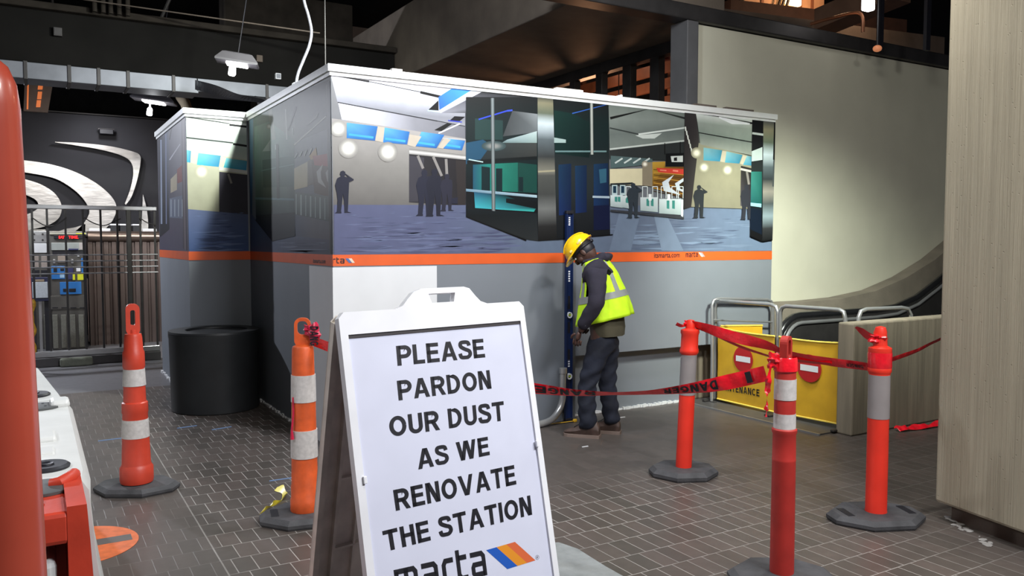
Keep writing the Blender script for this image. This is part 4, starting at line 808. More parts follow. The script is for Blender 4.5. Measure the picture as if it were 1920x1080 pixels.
# ================================================================== A-FRAME SIGN
SA = Vector((math.cos(.168), math.sin(.168), 0)); SN0 = Vector((math.sin(.168), -math.cos(.168), 0)); ST = .203
SD = SN0*math.sin(ST)+Vector((0, 0, -math.cos(ST))); SN = SN0*math.cos(ST)+Vector((0, 0, math.sin(ST)))
STL = Vector((-1.173, -3.609, 1.42)); SW = .797; SL = 1.42/math.cos(ST)
sgn = thing('sandwich_board', 'white A-frame sandwich board reading PLEASE PARDON OUR DUST in the foreground', 'sign', (STL+SA*SW/2).to_2d().to_3d())
sp_ = lambda p: STL+SA*p[0]+SD*p[1]-SN*p[2]
def spx(u, v, d=0.):
    P_ = onpl(STL-SN*d, SN, u, v)-STL; return (P_.dot(SA), P_.dot(SD))
b1 = [(0, .02), (.02, 0), (.22, 0), (.25, -.01), (.27, -.03), (.3, -.056), (.335, -.067), (.52, -.067), (.545, -.06), (.57, -.03), (.59, -.01), (.62, 0), (SW-.02, 0), (SW, .02), (SW, SL-.003), (SW-.1, SL-.003), (SW-.13, SL-.06), (.13, SL-.06), (.1, SL-.003), (0, SL-.003)]
i0 = spx(653, 627); i1 = spx(976, 602); IN = [(i0[0], (i0[1]+i1[1])/2), (i1[0], (i0[1]+i1[1])/2), (i1[0], SL-.12), (i0[0], SL-.12)]
sl = [(.362, -.047), (.478, -.047), (.468, -.014), (.372, -.014)]
mb = MB().prism(b1, .028, [IN, sl], sp_)
bmesh.ops.bevel(mb.b, geom=[e for e in mb.b.edges if len(e.link_faces) == 2 and e.calc_face_angle(0) > .8], offset=.004, segments=2, affect='EDGES')
mb.build('front_frame', WHITE_PL, sgn, True)
MB().tube([sp_((x, y, .004)) for x, y in ((.368, -.01), (.357, -.05), (.362, -.054), (.478, -.054), (.483, -.05), (.472, -.01))], .004, 8).build('handle_rim', WHITE_PL, sgn, True)
ins = MB().prism([(a[0]-.005, a[1]-.005) for a in IN[:1]]+[(IN[1][0]+.005, IN[1][1]-.005), (IN[2][0]+.005, IN[2][1]+.005), (IN[3][0]-.005, IN[3][1]+.005)], .004, fn=lambda p: sp_((p[0], p[1], p[2]+.008))).build('printed_insert', SIGN_W, sgn, True)
MB().prism([(IN[0][0], IN[0][1]), (IN[1][0], IN[1][1]), (IN[1][0], IN[1][1]+.011), (IN[0][0], IN[0][1]+.011)], .003, fn=lambda p: sp_((p[0], p[1], p[2]+.0045))).build('insert_slot', pm('dark_slot', (58, 54, 56), .7), sgn, True)
def s3(u, v, d=.0074): a = spx(u, v, d); return sp_((a[0], a[1], d))
for word, lt, lb, rt, rb in (('PLEASE', (742.5, 648.6), (745.6, 686), (906.5, 635), (910, 670)), ('PARDON', (744, 714), (747.7, 751), (917.7, 693.7), (921.9, 728.4)), ('OUR DUST', (728, 782), (732, 819.6), (944, 752), (947, 788)),
                             ('AS WE', (781, 843), (784.5, 880.3), (915, 818.5), (918.7, 853)), ('RENOVATE', (737, 919), (742.5, 958), (964.4, 871.5), (968.5, 908)), ('THE STATION', (716.6, 996), (723, 1034.5), (994, 928.5), (998, 965))):
    for wb_ in block_words(word, .195, .105): MB().add(wb_, quad_fn(s3(*lb), s3(*rb), s3(*rt), s3(*lt), (0, 0, 0))).build('lettering', BLACK, ins, True)
mb = MB(); logo_bm(mb, quad_fn(s3(744, 1119), s3(914, 1078), s3(908, 1031), s3(738, 1069), (0, 0, 0))); mb.build('logo_lettering', BLACK, ins, True)
e0, e1, e2, e3 = [Vector(p) for p in ((911.6, 1031.5), (965.5, 1016), (1004, 1050.6), (951.4, 1067))]
for a, b_, c, nm in ((0, .36, (24, 84, 176), 'blue'), (.36, .7, (216, 138, 34), 'amber'), (.7, 1, (206, 98, 56), 'orange')):
    t_ = [e0.lerp(e1, a), e0.lerp(e1, b_), e3.lerp(e2, b_), e3.lerp(e2, a)]
    MB().face([s3(*q) for q in t_]).build('logo_stripe', pm('logo_'+nm, c, .5, var=.02), ins, True)
c_ = Vector((1007.5, 1045)); mb = MB()
for k in range(20): mb.face([s3(*(c_+Vector((r*math.cos(a), r*1.25*math.sin(a))))) for r, a in ((3, k*math.pi/10), (3.5, k*math.pi/10), (3.5, (k+1)*math.pi/10), (3, (k+1)*math.pi/10))])
mb.add(block_text('R'), quad_fn(s3(1006, 1047.4), s3(1009, 1046.8), s3(1009, 1042.8), s3(1006, 1043.4), (0, 0, 0))).build('registered_mark', pm('grey_print', (120, 120, 130)), ins, True)
for q in ((683, 900), (1006, 832)):
    a = spx(*q); MB().box((-.006, -.012, -.004), (.006, .012, .006), .002).build('retaining_clip', WHITE_PL, sgn); o = bpy.data.objects['retaining_clip'] if q[0] == 683 else [x for x in bpy.data.objects if x.name.startswith('retaining_clip')][-1]
    M_ = Matrix(((SA.x, SD.x, SN.x), (SA.y, SD.y, SN.y), (SA.z, SD.z, SN.z))).to_4x4(); M_.translation = sp_((a[0], a[1], -.003))-sgn.location; o.data.transform(M_)
# rear leaf: leans the other way, ribbed inside
BT = .2; BD = -SN0*math.sin(BT)+Vector((0, 0, -math.cos(BT))); BN = -SN0*math.cos(BT)+Vector((0, 0, math.sin(BT))); BTL = STL-SN*.045-Vector((0, 0, .006)); BL_ = (BTL.z-.003)/math.cos(BT)
bp_ = lambda p: BTL+SA*p[0]+BD*p[1]+BN*p[2]
b2 = [(0, .02), (.02, 0), (SW-.02, 0), (SW, .02), (SW, BL_), (SW-.1, BL_), (SW-.13, BL_-.06), (.13, BL_-.06), (.1, BL_), (0, BL_)]
MB().prism(b2, .006, fn=lambda p: bp_((p[0], p[1], p[2]+.0))).build('rear_leaf', DIRTY_PL, sgn, True)
mb = MB()
def brib(x0, y0, x1, y1, d): mb.box((x0, y0, -d), (x1, y1, .006), 0, Matrix(((SA.x, BD.x, BN.x, BTL.x), (SA.y, BD.y, BN.y, BTL.y), (SA.z, BD.z, BN.z, BTL.z), (0, 0, 0, 1))))
for a in ((0, .02, .022, BL_, .024), (SW-.022, .02, SW, BL_, .024), (.02, .05, SW-.02, .075, .02), (.07, .12, .082, BL_-.1, .02), (SW-.082, .12, SW-.07, BL_-.1, .02)): brib(*a)
for k in range(1, 5): brib(.16*k-.004, .3, .16*k+.004, BL_-.3, .016)
for k in range(4): brib(.08, .32+k*.27, SW-.08, .328+k*.27, .016)
mb.build('rear_ribs', DIRTY_PL, sgn, True)
MB().tube([sp_((.02, .018, .036)), sp_((SW-.02, .018, .036))], .014, 10).build('hinge', DIRTY_PL, sgn, True)
# ================================================================== WORKER
WO = on(2, 0, 1112, 815); WF = (-RT*math.cos(.3)+Vector((FW.x, FW.y, 0)).normalized()*math.sin(.3)).normalized(); WS = Vector((0, 0, 1)).cross(WF)
wk = thing('person', 'worker in yellow hard hat, hi-vis vest and dark jeans bending over the long blue level', 'person', WO, math.atan2(WF.y, WF.x))
# local axes: x forward, y to the worker's left (towards the camera), z up
def part_from(bm_, name, mat, parent=wk, extra=()):
    mb = MB(); mb.add(bm_)
    for e in extra: mb.add(e.b)
    return mb.build(name, mat, parent, recalc=True)
HC = Vector((.088, .0, 1.56)); HPIT = math.radians(50)
HM = Matrix.Rotation(HPIT, 3, 'Y')      # +x (face) tips downward
def head_fn(q):
    x, y, z = q; k = 1.0
    if z < 0: k = 1-.34*(-z/.125)**1.3 if x > -.03 else 1-.2*(-z/.125)     # jaw narrows
    x2 = x*(1-.12*max(0, -z/.125)) + (.012 if z < -.06 and x > .02 else 0); y2 = y*k
    if x > .05 and .0 < z < .035 and abs(y) > .012: x2 -= .008                # eye sockets
    if x > .05 and z > .035: x2 += .004
    return Vector((x2, y2, z))
mb = MB(); mb.sphere(HC, (.1, .076, .125), 32, HM, head_fn)
mb.sphere(HC+HM @ Vector((.1, 0, -.012)), (.02, .016, .026), 12, HM); mb.sphere(HC+HM @ Vector((.107, 0, -.024)), (.014, .021, .011), 10, HM)
mb.sphere(HC+HM @ Vector((.088, 0, -.058)), (.014, .026, .009), 10, HM); mb.sphere(HC+HM @ Vector((.084, 0, -.073)), (.014, .024, .01), 10, HM); mb.sphere(HC+HM @ Vector((.066, 0, -.1)), (.026, .03, .02), 12, HM)
for s_ in (1, -1):
    mb.sphere(HC+HM @ Vector((-.005, s_*.076, -.005)), (.02, .009, .034), 12, HM); mb.sphere(HC+HM @ Vector((.05, s_*.05, -.02)), (.03, .02, .03), 12, HM)
head = mb
BN_ = [(-.10, 0, .9, .12, .14), (-.09, 0, 1.08, .11, .14), (-.06, 0, 1.25, .12, .16), (-.02, 0, 1.40, .08, .13), (.03, 0, 1.475, .055, .06), (.07, 0, 1.53, .055, .058),
       (-.05, .17, 1.40, .06), (-.075, .25, 1.16, .048), (.045, .235, .95, .036), (.07, .225, .90, .03, .04),
       (-.03, -.17, 1.40, .06), (-.02, -.25, 1.17, .048), (.03, -.16, 1.02, .036), (.06, -.12, .98, .03, .04),
       (-.08, .09, .82, .085), (.03, .105, .46, .06), (.03, .10, .1, .045), (-.10, -.09, .82, .085), (-.10, -.1, .46, .06), (-.14, -.1, .1, .045)]
BE = [(0, 1), (1, 2), (2, 3), (3, 4), (4, 5), (3, 6), (6, 7), (7, 8), (8, 9), (3, 10), (10, 11), (11, 12), (12, 13), (0, 14), (14, 15), (15, 16), (0, 17), (17, 18), (18, 19)]
body = skin_mesh(BN_, BE)
def hand(root, dir_, side):
    """palm with four curled fingers of unequal length and a thumb from its side"""
    d = Vector(dir_).normalized(); acr = Vector((0, 0, 1)).cross(d); acr = (Vector((1, 0, 0))-d*d.x).normalized(); nrm = d.cross(acr)*side; out = []
    r = Vector(root); palm = [(*r, .028, .02), (*(r+d*.045), .036, .02), (*(r+d*.085), .038, .018)]; out.append(skin_mesh(palm, [(0, 1), (1, 2)]))
    for k, (o_, L_) in enumerate(((.03, .062), (.011, .072), (-.009, .067), (-.028, .052))):
        b0 = r+d*.075+acr*o_; b1_ = b0+d*L_*.55; b2_ = b1_+(d*.65+nrm*.7)*L_*.45; b3_ = b2_+(nrm*.9-d*.15)*L_*.35
        out.append(skin_mesh([(*b0, .0105), (*b1_, .0095), (*b2_, .009), (*b3_, .0075)], [(0, 1), (1, 2), (2, 3)]))
    b0 = r+d*.03+acr*.028; b1_ = b0+(acr*.7+d*.7)*.04; b2_ = b1_+(d*.9+nrm*.4)*.032
    out.append(skin_mesh([(*b0, .013), (*b1_, .0115), (*b2_, .009)], [(0, 1), (1, 2)])); return out
mb = MB(); mb.add(body); mb.add(head.b)
for h in hand((.07, .225, .915), (.25, -.05, -1), 1)+hand((.05, -.13, .97), (.5, .2, -.8), -1): mb.add(h)
mb.build('body', SKIN, wk)
# eyes and brows
for s_ in (1, -1):
    eye = MB().sphere(HC+HM @ Vector((.083, s_*.033, .012)), (.011, .013, .009), 10, HM).build('eye', WHITE_P, wk)
    MB().sphere(HC+HM @ Vector((.0915, s_*.033, .011)), (.004, .006, .006), 8, HM).build('pupil', BLACK, eye)
    MB().tube([HC+HM @ Vector(p) for p in ((.094, s_*.014, .03), (.093, s_*.034, .035), (.082, s_*.053, .028))], .004, 6).build('eyebrow', BLACK, wk)
mb = MB().sphere(HC+HM @ Vector((-.012, 0, .02)), (.1, .08, .117), 24, HM)
for v in [v for v in mb.b.verts]: 
    q = HM.transposed() @ (v.co-HC)
    if q.x > .045 or q.z < -.045: v.co = HC+HM @ Vector((min(q.x, .045), q.y*.9, max(q.z, -.045)))
mb.build('hair', BLACK, wk)
# hoodie: torso, sleeves and hood
HN = [(-.10, 0, 1.0, .14, .165), (-.075, 0, 1.18, .145, .17), (-.05, 0, 1.32, .125, .17), (-.02, 0, 1.435, .085, .13), (.02, 0, 1.485, .07, .085),
      (-.055, .185, 1.40, .085), (-.082, .262, 1.2, .076), (-.07, .272, 1.13, .074), (.03, .245, .985, .06), (.062, .23, .93, .046),
      (-.035, -.185, 1.40, .085), (-.02, -.26, 1.17, .07), (.03, -.17, 1.03, .05)]
HE = [(0, 1), (1, 2), (2, 3), (3, 4), (3, 5), (5, 6), (6, 7), (7, 8), (8, 9), (3, 10), (10, 11), (11, 12)]
mb = MB(); mb.add(skin_mesh(HN, HE)); mb.sphere((-.07, 0, 1.505), (.085, .105, .05), 20, Matrix.Rotation(.35, 3, 'Y'), lambda q: q*(1+.12*math.sin(q.y*50+q.x*30)))
mb.tube([Vector((.005+.075*math.cos(a), .085*math.sin(a), 1.475+.03*(1-math.cos(a))*.5)) for a in [i*math.pi/8 for i in range(16)]], .024, 8, closed=True)
for v in mb.b.verts: v.co += v.co.normalized()*0+Vector((math.sin(v.co.z*60+v.co.y*20)*.003, math.sin(v.co.z*47+v.co.x*31)*.003, 0))
mb.build('hoodie', NAVY, wk)
# jeans
TN = [(-.10, 0, .93, .135, .165), (-.095, 0, .86, .14, .165), (-.075, .09, .78, .108), (-.02, .1, .62, .092), (.03, .105, .46, .083), (.035, .105, .28, .08), (.025, .102, .13, .078), (.02, .1, .065, .08),
      (-.105, -.09, .78, .108), (-.105, -.1, .62, .092), (-.10, -.1, .46, .082), (-.12, -.1, .28, .078), (-.14, -.1, .14, .076), (-.14, -.1, .075, .078)]
TE = [(0, 1), (1, 2), (2, 3), (3, 4), (4, 5), (5, 6), (6, 7), (1, 8), (8, 9), (9, 10), (10, 11), (11, 12), (12, 13)]
mb = MB(); mb.add(skin_mesh(TN, TE, 3))
for v in mb.b.verts:
    k = .007 if v.co.z < .3 or .4 < v.co.z < .6 else .004; v.co += Vector((math.sin(v.co.z*55+v.co.y*25), math.sin(v.co.z*48+v.co.x*30), 0))*k
mb.build('jeans', DENIM, wk)
def ring(cx, z, hd, hw, tilt=.0, fold=0., n=48, cy=0.):
    o = []
    for i in range(n):
        a = 2*math.pi*i/n; k = 1+fold*math.sin(a*7+z*9)+fold*.6*math.sin(a*11+2); o.append(Vector((cx+hd*k*math.cos(a), cy+hw*k*math.sin(a), z-hd*math.cos(a)*tilt)))
    return o
MB().rings([ring(-.125, .86, .135, .165, .05, .02), ring(-.12, .93, .145, .175, .05, .015), ring(-.11, 1.06, .14, .17, .1)], caps=False).build('shirt_tail', OLIVE, wk)
VR = [(.985, -.09, .235, .215, .25, .035), (1.06, -.086, .222, .212, .24, .03), (1.16, -.078, .2, .208, .23, .015), (1.225, -.072, .182, .205, .22, .008), (1.285, -.065, .162, .2, .2, .004), (1.36, -.052, .142, .19, .2, 0), (1.42, -.035, .12, .17, .22, 0), (1.465, -.018, .102, .135, .25, 0), (1.495, -.0, .086, .1, .3, 0)]
def vest_pt(t, a, off=0.):
    k = min(int(t), len(VR)-2); u = t-k; z, cx, hd, hw, ti, fo = [VR[k][i]*(1-u)+VR[k+1][i]*u for i in range(6)]
    q = 1+fo*math.sin(a*7+z*9)+fo*.6*math.sin(a*11+2); return Vector((cx+(hd*q+off)*math.cos(a), (hw*q+off)*math.sin(a), z-hd*math.cos(a)*ti))
def vest_patch(mb, t0, t1, a0, a1, off, nt=14, na=20):
    for i in range(nt):
        for j in range(na):
            T_ = [t0+(t1-t0)*k/nt for k in (i, i+1)]; A_ = [a0+(a1-a0)*k/na for k in (j, j+1)]
            mb.face([vest_pt(T_[0], A_[0], off), vest_pt(T_[0], A_[1], off), vest_pt(T_[1], A_[1], off), vest_pt(T_[1], A_[0], off)], True)
    bmesh.ops.remove_doubles(mb.b, verts=mb.b.verts[:], dist=1e-6); return mb
mb = MB()
for A0 in range(0, 360, 10):
    lo, hi = math.radians(A0), math.radians(A0+10)
    vest_patch(mb, 0, 8, lo, hi, .004, 24, 3)
for f in [f for f in mb.b.faces if (lambda c: (abs(math.atan2(c.y, c.x+.05)) > 1.15 and abs(math.atan2(c.y, c.x+.05)) < 1.95 and c.z > 1.17 and c.z < 1.47 and abs(c.y) > .12))(f.calc_center_median())]: mb.b.faces.remove(f)
vest = mb.build('hi_vis_vest', HIVIS, wk); sol = vest.modifiers.new('thickness', 'SOLIDIFY'); sol.thickness = .005; sol.offset = 1
vest_patch(MB(), 2.0, 2.85, math.radians(100), math.radians(260), .012, 5, 40).build('reflective_stripe', REFL, vest)
vest_patch(MB(), 2.0, 2.85, math.radians(-68), math.radians(68), .012, 5, 40).build('reflective_stripe', REFL, vest)
for a0, a1 in ((134, 149), (214, 229)): vest_patch(MB(), 2.85, 7.6, math.radians(a0), math.radians(a1), .0115, 24, 4).build('reflective_stripe', REFL, vest)
for a0, a1 in ((36, 50), (-50, -36)): vest_patch(MB(), 2.85, 7.6, math.radians(a0), math.radians(a1), .0115, 24, 4).build('reflective_stripe', REFL, vest)
# hard hat
UPH = HM @ Vector((0, 0, 1)); HR = HC+HM @ Vector((.0, 0, .05))
def hat_fn(q): return Vector((q.x, q.y, q.z if q.z > 0 else q.z*.02))
mb = MB().sphere(HR, (.142, .118, .118), 32, HM, hat_fn); hat = mb.build('hard_hat', YEL_HAT, wk)
mb = MB(); pk = []
for i in range(33):
    a = math.radians(-180+360*i/32); w1 = .012+.042*max(0, math.cos(a))**1.5; pk.append((a, w1))
rg = [[HR+HM @ Vector(((.139+k*w1)*math.cos(a), (.115+k*w1)*math.sin(a), z-.016*k*max(0, math.cos(a)))) for a, w1 in pk[:-1]] for k, z in ((0, .012), (1, .004), (1, -.003), (0, -.004))]
mb.rings(rg, caps=False, closed=True).build('brim', YEL_HAT, hat)
for yy in (-.035, 0, .035): MB().tube([HR+HM @ Vector((.143*math.sin(t), yy, .121*math.cos(t)*math.sqrt(max(0, 1-(yy/.118)**2)))) for t in [math.radians(-55+110*i/14) for i in range(15)]], .006, 8).build('crown_ridge', YEL_HAT, hat)
for s_ in (1, -1):
    for xx in (.05, -.045): MB().box((xx-.012, s_*.112-.006, .012), (xx+.012, s_*.112+.006, .03), .003, Matrix.Translation(HR) @ HM.to_4x4()).build('accessory_slot', pm('worn_yellow_slot', (226, 206, 120)), hat)
mb = MB().tube([HR+HM @ Vector((.1*math.cos(a)-.005, .092*math.sin(a), -.018-.02*max(0, -math.cos(a)))) for a in [i*math.pi/12 for i in range(24)]], .011, 8, closed=True)
mb.sphere(HR+HM @ Vector((-.118, 0, -.035)), (.016, .026, .018), 10, HM).build('suspension_band', BLACK, hat)
# boots
def boot(x0, x1, y, yaw, name='boot'):
    L_ = x1-x0; M = Matrix.Translation((x0, y, 0)) @ Matrix.Rotation(yaw, 4, 'Z'); st = [(0, .034, .1), (.06, .042, .135), (.2, .044, .15), (.36, .042, .135), (.5, .046, .105), (.68, .052, .08), (.85, .05, .066), (.95, .038, .052), (1, .016, .04)]
    up = []
    for k, wd, hh in st: up.append([M @ Vector((k*L_, wd*math.cos(a)*(1 if math.sin(a) < .3 else .82), .022+(hh-.022)*(.5+.5*math.sin(a)) if math.sin(a) > -.6 else .022)) for a in [i*math.pi/9 for i in range(18)]])
    b_ = MB().rings(up).build(name, BOOT, wk)
    so = [[M @ Vector((k*L_*1.03-.006, (wd+.006)*sx, z)) for sx, z in ((-1, .0), (1, .0), (1, .026), (-1, .026))] for k, wd, hh in st]
    MB().rings(so, smooth=False).build('sole', SOLE, b_)
    MB().tube([M @ Vector((L_*(.42+.07*i), (-1)**i*.018, .128-.012*i)) for i in range(5)], .003, 6).build('laces', BLACK, b_)
boot(-.075, .235, .1, -.05); boot(-.215, .085, -.1, -.02)
# ---- long spirit level, conduit, tape measure
lv0 = on(1, -.045, 1060, 600).x; lv1 = on(1, -.045, 1072.5, 600).x; lvt = on(1, -.045, 1066, 395).z
lev = thing('spirit_level', 'long dark blue spirit level standing upright against the hoarding by the worker', 'spirit level', ((lv0+lv1)/2, -.045, 0))
MB().box((lv0, -.062, .003), (lv0+.011, -.03, lvt-.02)).box((lv1-.011, -.062, .003), (lv1, -.03, lvt-.02)).box((lv0+.009, -.05, .003), (lv1-.009, -.04, lvt-.02)).build('rail', BLUE_LV, lev, True)
for z0, z1 in ((0, .03), (lvt-.03, lvt)): MB().box((lv0-.002, -.065, z0), (lv1+.002, -.027, z1), .004).build('end_cap', BLACK, lev, True)
lz = lambda v: on(1, -.06, 1066, v).z; lc = (lv0+lv1)/2
for v in (591, 706):
    ri = MB(); ri.rings([[Vector((lc+r*math.cos(a), y, lz(v)+r*math.sin(a))) for a in [i*math.pi/12 for i in range(24)]] for r, y in ((.028, -.05), (.028, -.066), (.016, -.066), (.016, -.05))], caps=False, closed=True); rim = ri.build('vial_ring', WHITE_P, lev, True)
    MB().tube([(lc-.012, -.058, lz(v)), (lc+.012, -.058, lz(v))], .008, 10).build('vial', pm('green_vial', (170, 190, 60), .2), rim, True)
for v0, v1 in ((555, 580), (604, 625), (655, 675)): MB().box((lc-.012, -.0515, lz(v1)), (lc+.012, -.049, lz(v0)), .001).build('hand_hole', BLACK, lev, True)
for v0, v1 in ((407, 424), (508, 530), (668, 690)):
    p_ = lambda p, v0=v0, v1=v1: Vector((lc+.014-.028*p[1], -.0512, lz(v0)+(lz(v1)-lz(v0))*p[0])); mb = MB()
    for k in range(5): a = k*.2; mb.face([p_((a, .15)), p_((a+.12, .15)), p_((a+.12, .85)), p_((a, .85))])
    mb.build('white_marking', WHITE_P, lev, True)
pts = [on(1, -.07, 1056, 690), on(1, -.07, 1055, 720), on(1, -.07, 1055, 745), on(1, -.08, 1050, 765), on(1, -.1, 1041, 780), on(1, -.12, 1030, 789), on(1, -.14, 1012, 795), on(1, -.16, 985, 797)]
for p in pts: p.z = max(p.z, .035)
cdt = thing('metal_conduit', 'bent galvanised conduit pipe at the foot of the hoarding beside the blue level', 'pipe', (pts[2].x, -.07, 0))
CDM = pm('bright_conduit', (176, 176, 176), .3, .6, var=.08)
MB().tube(smooth_path(pts, 40), .03, 14).build('pipe', CDM, cdt, True)
MB().lathe([(.032, 0), (.036, .002), (.036, .05), (.032, .052)], (pts[0].x, pts[0].y, pts[0].z-.05), 16).build('coupling', CDM, cdt, True)
tm = thing('tape_measure', 'yellow tape measure blade stretched on the floor by the worker\'s boot', 'tape measure', on(2, 0, 1050, 793))
a = on(2, .01, 1000, 799); b_ = on(2, .012, 1078, 789); n_ = (b_-a).cross(Vector((0, 0, 1))).normalized()
MB().rings([[p+n_*.012, p-Vector((0, 0, .004)), p-n_*.012, p-Vector((0, 0, .003))] for p in (a, a.lerp(b_, .5), b_)]).build('blade', YELLOW, tm, True)
MB().box((-.02, -.012, 0), (.02, .012, .03), .008, Matrix.Translation((b_.x, b_.y, 0)) @ Matrix.Rotation(math.atan2((b_-a).y, (b_-a).x), 4, 'Z')).build('case', YELLOW, tm, True)
for i, (u, v, L_) in enumerate(((1167, 783, .03), (1097, 838, .03), (460, 749, .02), (233, 745, .015))):
    p = on(2, 0, u, v); solo('debris_chip', MB().box((p.x-L_, p.y-.006, 0), (p.x+L_, p.y+.006, .006), .002), WHITE_B, ['white sliver on the floor just right of the worker\'s rear boot', 'white sliver on the pavers in front of the worker\'s boots', 'white chip on the dark pavers beside the black bin', 'small white crumb on the floor left of the black bin'][i], 'debris')
# ================================================================== LEFT FOREGROUND AND FLOOR
BIN = pm('black_bin_plastic', (36, 38, 40), .5, var=.15, scale=5)
bn = thing('waste_bin', 'big round black waste bin with an open top, in front of the set-back hoarding', 'bin', (-.47, 2.27, 0))
MB().lathe([(.405, 0), (.415, .01), (.425, .7), (.43, .735), (.43, .76), (.425, .765)], n=48).build('bin_body', BIN, bn)
MB().rings([[Vector((r*math.cos(a)+ox, r*math.sin(a)+oy, z)) for a in [i*math.pi/24 for i in range(48)]] for r, z, ox, oy in ((.432, .762, 0, 0), (.428, .782, 0, 0), (.3, .786, .02, -.01), (.292, .78, .02, -.01), (.29, .766, .02, -.01))], caps=False).build('lid_ring', BIN, bn)
MB().lathe([(.289, .767), (.28, .7)], (.02, -.01, 0), 32, caps=False).build('inner_liner', BLACK, bn)
WB = pm('white_barrier_plastic', (214, 215, 213), .42, var=.06, scale=5)
CAPM = pm('grey_barrier_cap', (78, 80, 80), .5, var=.15)
def barrier(label, y0, y1, xe, ang, mat, zt=.81, taper=False):
    """water filled barrier running along y; xe is the edge of its top on the walkway side"""
    t = thing('water_barrier', label, 'barrier', (xe-.2, y0, 0), ang); L_ = y1-y0; mb = MB()
    prof = [(.28, 0), (.285, .1), (.27, .2), (.225, .5), (.21, .7), (.205, .77), (.18, .81)]
    st = []
    n = 14
    for i in range(n+1):
        y = L_*i/n; e = min(y, L_-y); k = 1-.06*max(0, 1-e/.06)**2
        sc_ = 1-.035*(math.sin(y*9) > .75)
        st.append([Vector((x*k*(sc_ if .3 < z < .75 else 1), y, z*zt/.81*(1-.008*max(0, 1-e/.05)))) for x, z in prof]+[Vector((-x*k*(sc_ if .3 < z < .75 else 1), y, z*zt/.81*(1-.008*max(0, 1-e/.05)))) for x, z in prof[::-1]])
    b_ = mb.rings(st).build('barrier_body', mat, t); return t
def barrier_top(t, caps, blocks):
    for y in caps:
        c = MB().lathe([(.078, .808), (.08, .818), (.07, .826), (.03, .824)], (.065, y, 0), 28).build('fill_cap', BLACK, t)
        MB().lathe([(.026, .823), (.024, .83), (.015, .826)], (.065, y, 0), 16).build('cap_plug', BLACK, c)
    for y in blocks:
        p_ = MB().lathe([(.1, .811), (.1, .82), (.09, .822)], (.05, y, 0), 28).build('coupling_plate', CAPM, t)
        for dx, dy in ((-.05, .03), (.02, .045), (-.06, -.04), (.03, -.03)): MB().lathe([(.006, .822), (.006, .824)], (.05+dx, y+dy, 0), 10).build('plate_bolt', BLACK, p_)
        MB().box((.1, y-.05, .8), (.19, y+.09, .845), .018).build('coupling_lug', WB, t)
wb1 = barrier('near white water-filled barrier with a dark cap, coupled to the orange barrier end', -2.93, -1.22, -1.865, .0, WB); barrier_top(wb1, (.21,), (1.5,))
MB().box((-.16, .66, .8), (.11, .82, .83), .012).box((-.16, .42, .8), (.1, .54, .82), .01).build('moulded_rib', WB, wb1)
wb2 = barrier('far white water-filled barrier at the end of the row on the left', -1.2, .16, -1.885, .08, WB); barrier_top(wb2, (.15,), ())
ob = thing('barrier_coupling', 'orange hooked barrier end holding a white block, bottom left corner', 'barrier end', (-2.07, -3.15, 0))
MB().box((-2.3, -3.36, .72), (-1.945, -2.955, .822), .015).box((-2.3, -3.1, 0), (-1.93, -2.955, .74), .01).build('end_frame', ORANGE, ob, True)
arm = [(-1.955, 0), (-1.955, .838), (-1.9, .838), (-1.893, .72), (-1.885, .55), (-1.86, .3), (-1.81, .12), (-1.8, 0)]
MB().prism(arm, .4, fn=lambda p: Vector((p[0], -3.36+p[2], p[1]))).build('side_arm', ORANGE, ob, True)
MB().tube([(-1.99, -3.05, .83), (-1.965, -3.06, .836), (-1.93, -3.03, .845), (-1.92, -2.98, .84)], .022, 10).build('coupling_hook', ORANGE, ob, True)
MB().box((-2.3, -3.33, .565), (-1.985, -3.11, .665), .02).build('joint_block', WB, ob, True)
MB().lathe([(.06, .822), (.06, .83), (.052, .832)], (-2.075, -3.22, 0), 24).build('coupling_plate', CAPM, ob, True)
MB().lathe([(.1, .823), (.1, .832), (.09, .834)], (-2.02, -3.06, 0), 28).build('coupling_plate', CAPM, ob, True)
pt = thing('bollard_post', 'tall glossy orange post with domed top at the left edge, close to the camera', 'post', (-2.086, -4.75, 0))
MB().lathe([(r, z+.815) for r, z in ((.1, -.815), (.098, -.79), (.08, -.2), (.069, .1), (.062, .5), (.054, .9), (.0515, 1.0), (.051, 1.03), (.047, 1.065), (.037, 1.09), (.02, 1.105), (.004, 1.109))], n=36).build('post_body', pm('glossy_orange_post', (166, 66, 48), .3, var=.1, scale=6, coat=.2), pt)
MB().lathe([(.2, 0), (.2, .03), (.17, .05), (.098, .055)], n=36).build('rubber_base', RUBBER, pt)
# floor markings and litter
dc = thing('floor_decal', 'round orange floor decal with a dark bar, beside the white barrier', 'floor decal', (-1.865, -1.235, 0))
MB().lathe([(.315, .001), (.315, .0025)], n=48).build('decal_disc', pm('orange_decal', (198, 100, 54), .6, var=.2, scale=18), dc)
MB().box((.1, -.05, .0026), (.28, .05, .0032), 0, Matrix.Rotation(.0, 4, 'Z')).build('decal_bar', pm('grey_decal_bar', (86, 82, 80), .7), dc)
for i, (a, c_, lab) in enumerate((((332, 803), (369, 798), 'left of two blue chalk dashes on the pavers in front of the black bin'), ((397, 806), (434, 800), 'right of two blue chalk dashes on the pavers in front of the black bin'), ((592, 900), (634, 894), 'blue chalk dash on the pavers right of the scuffed channelizer'), ((184, 827), (233, 821), 'faint blue chalk dash left of the clean channelizer'), ((505, 902), (548, 896), 'short blue chalk dash left of the scuffed channelizer base'))):
    a, c_ = on(2, .0015, *a), on(2, .0015, *c_); solo('chalk_mark', MB().tube([a, c_], .0045, 6), pm('blue_chalk', (104, 130, 168), .9), lab, 'chalk mark', 'blue chalk marks')
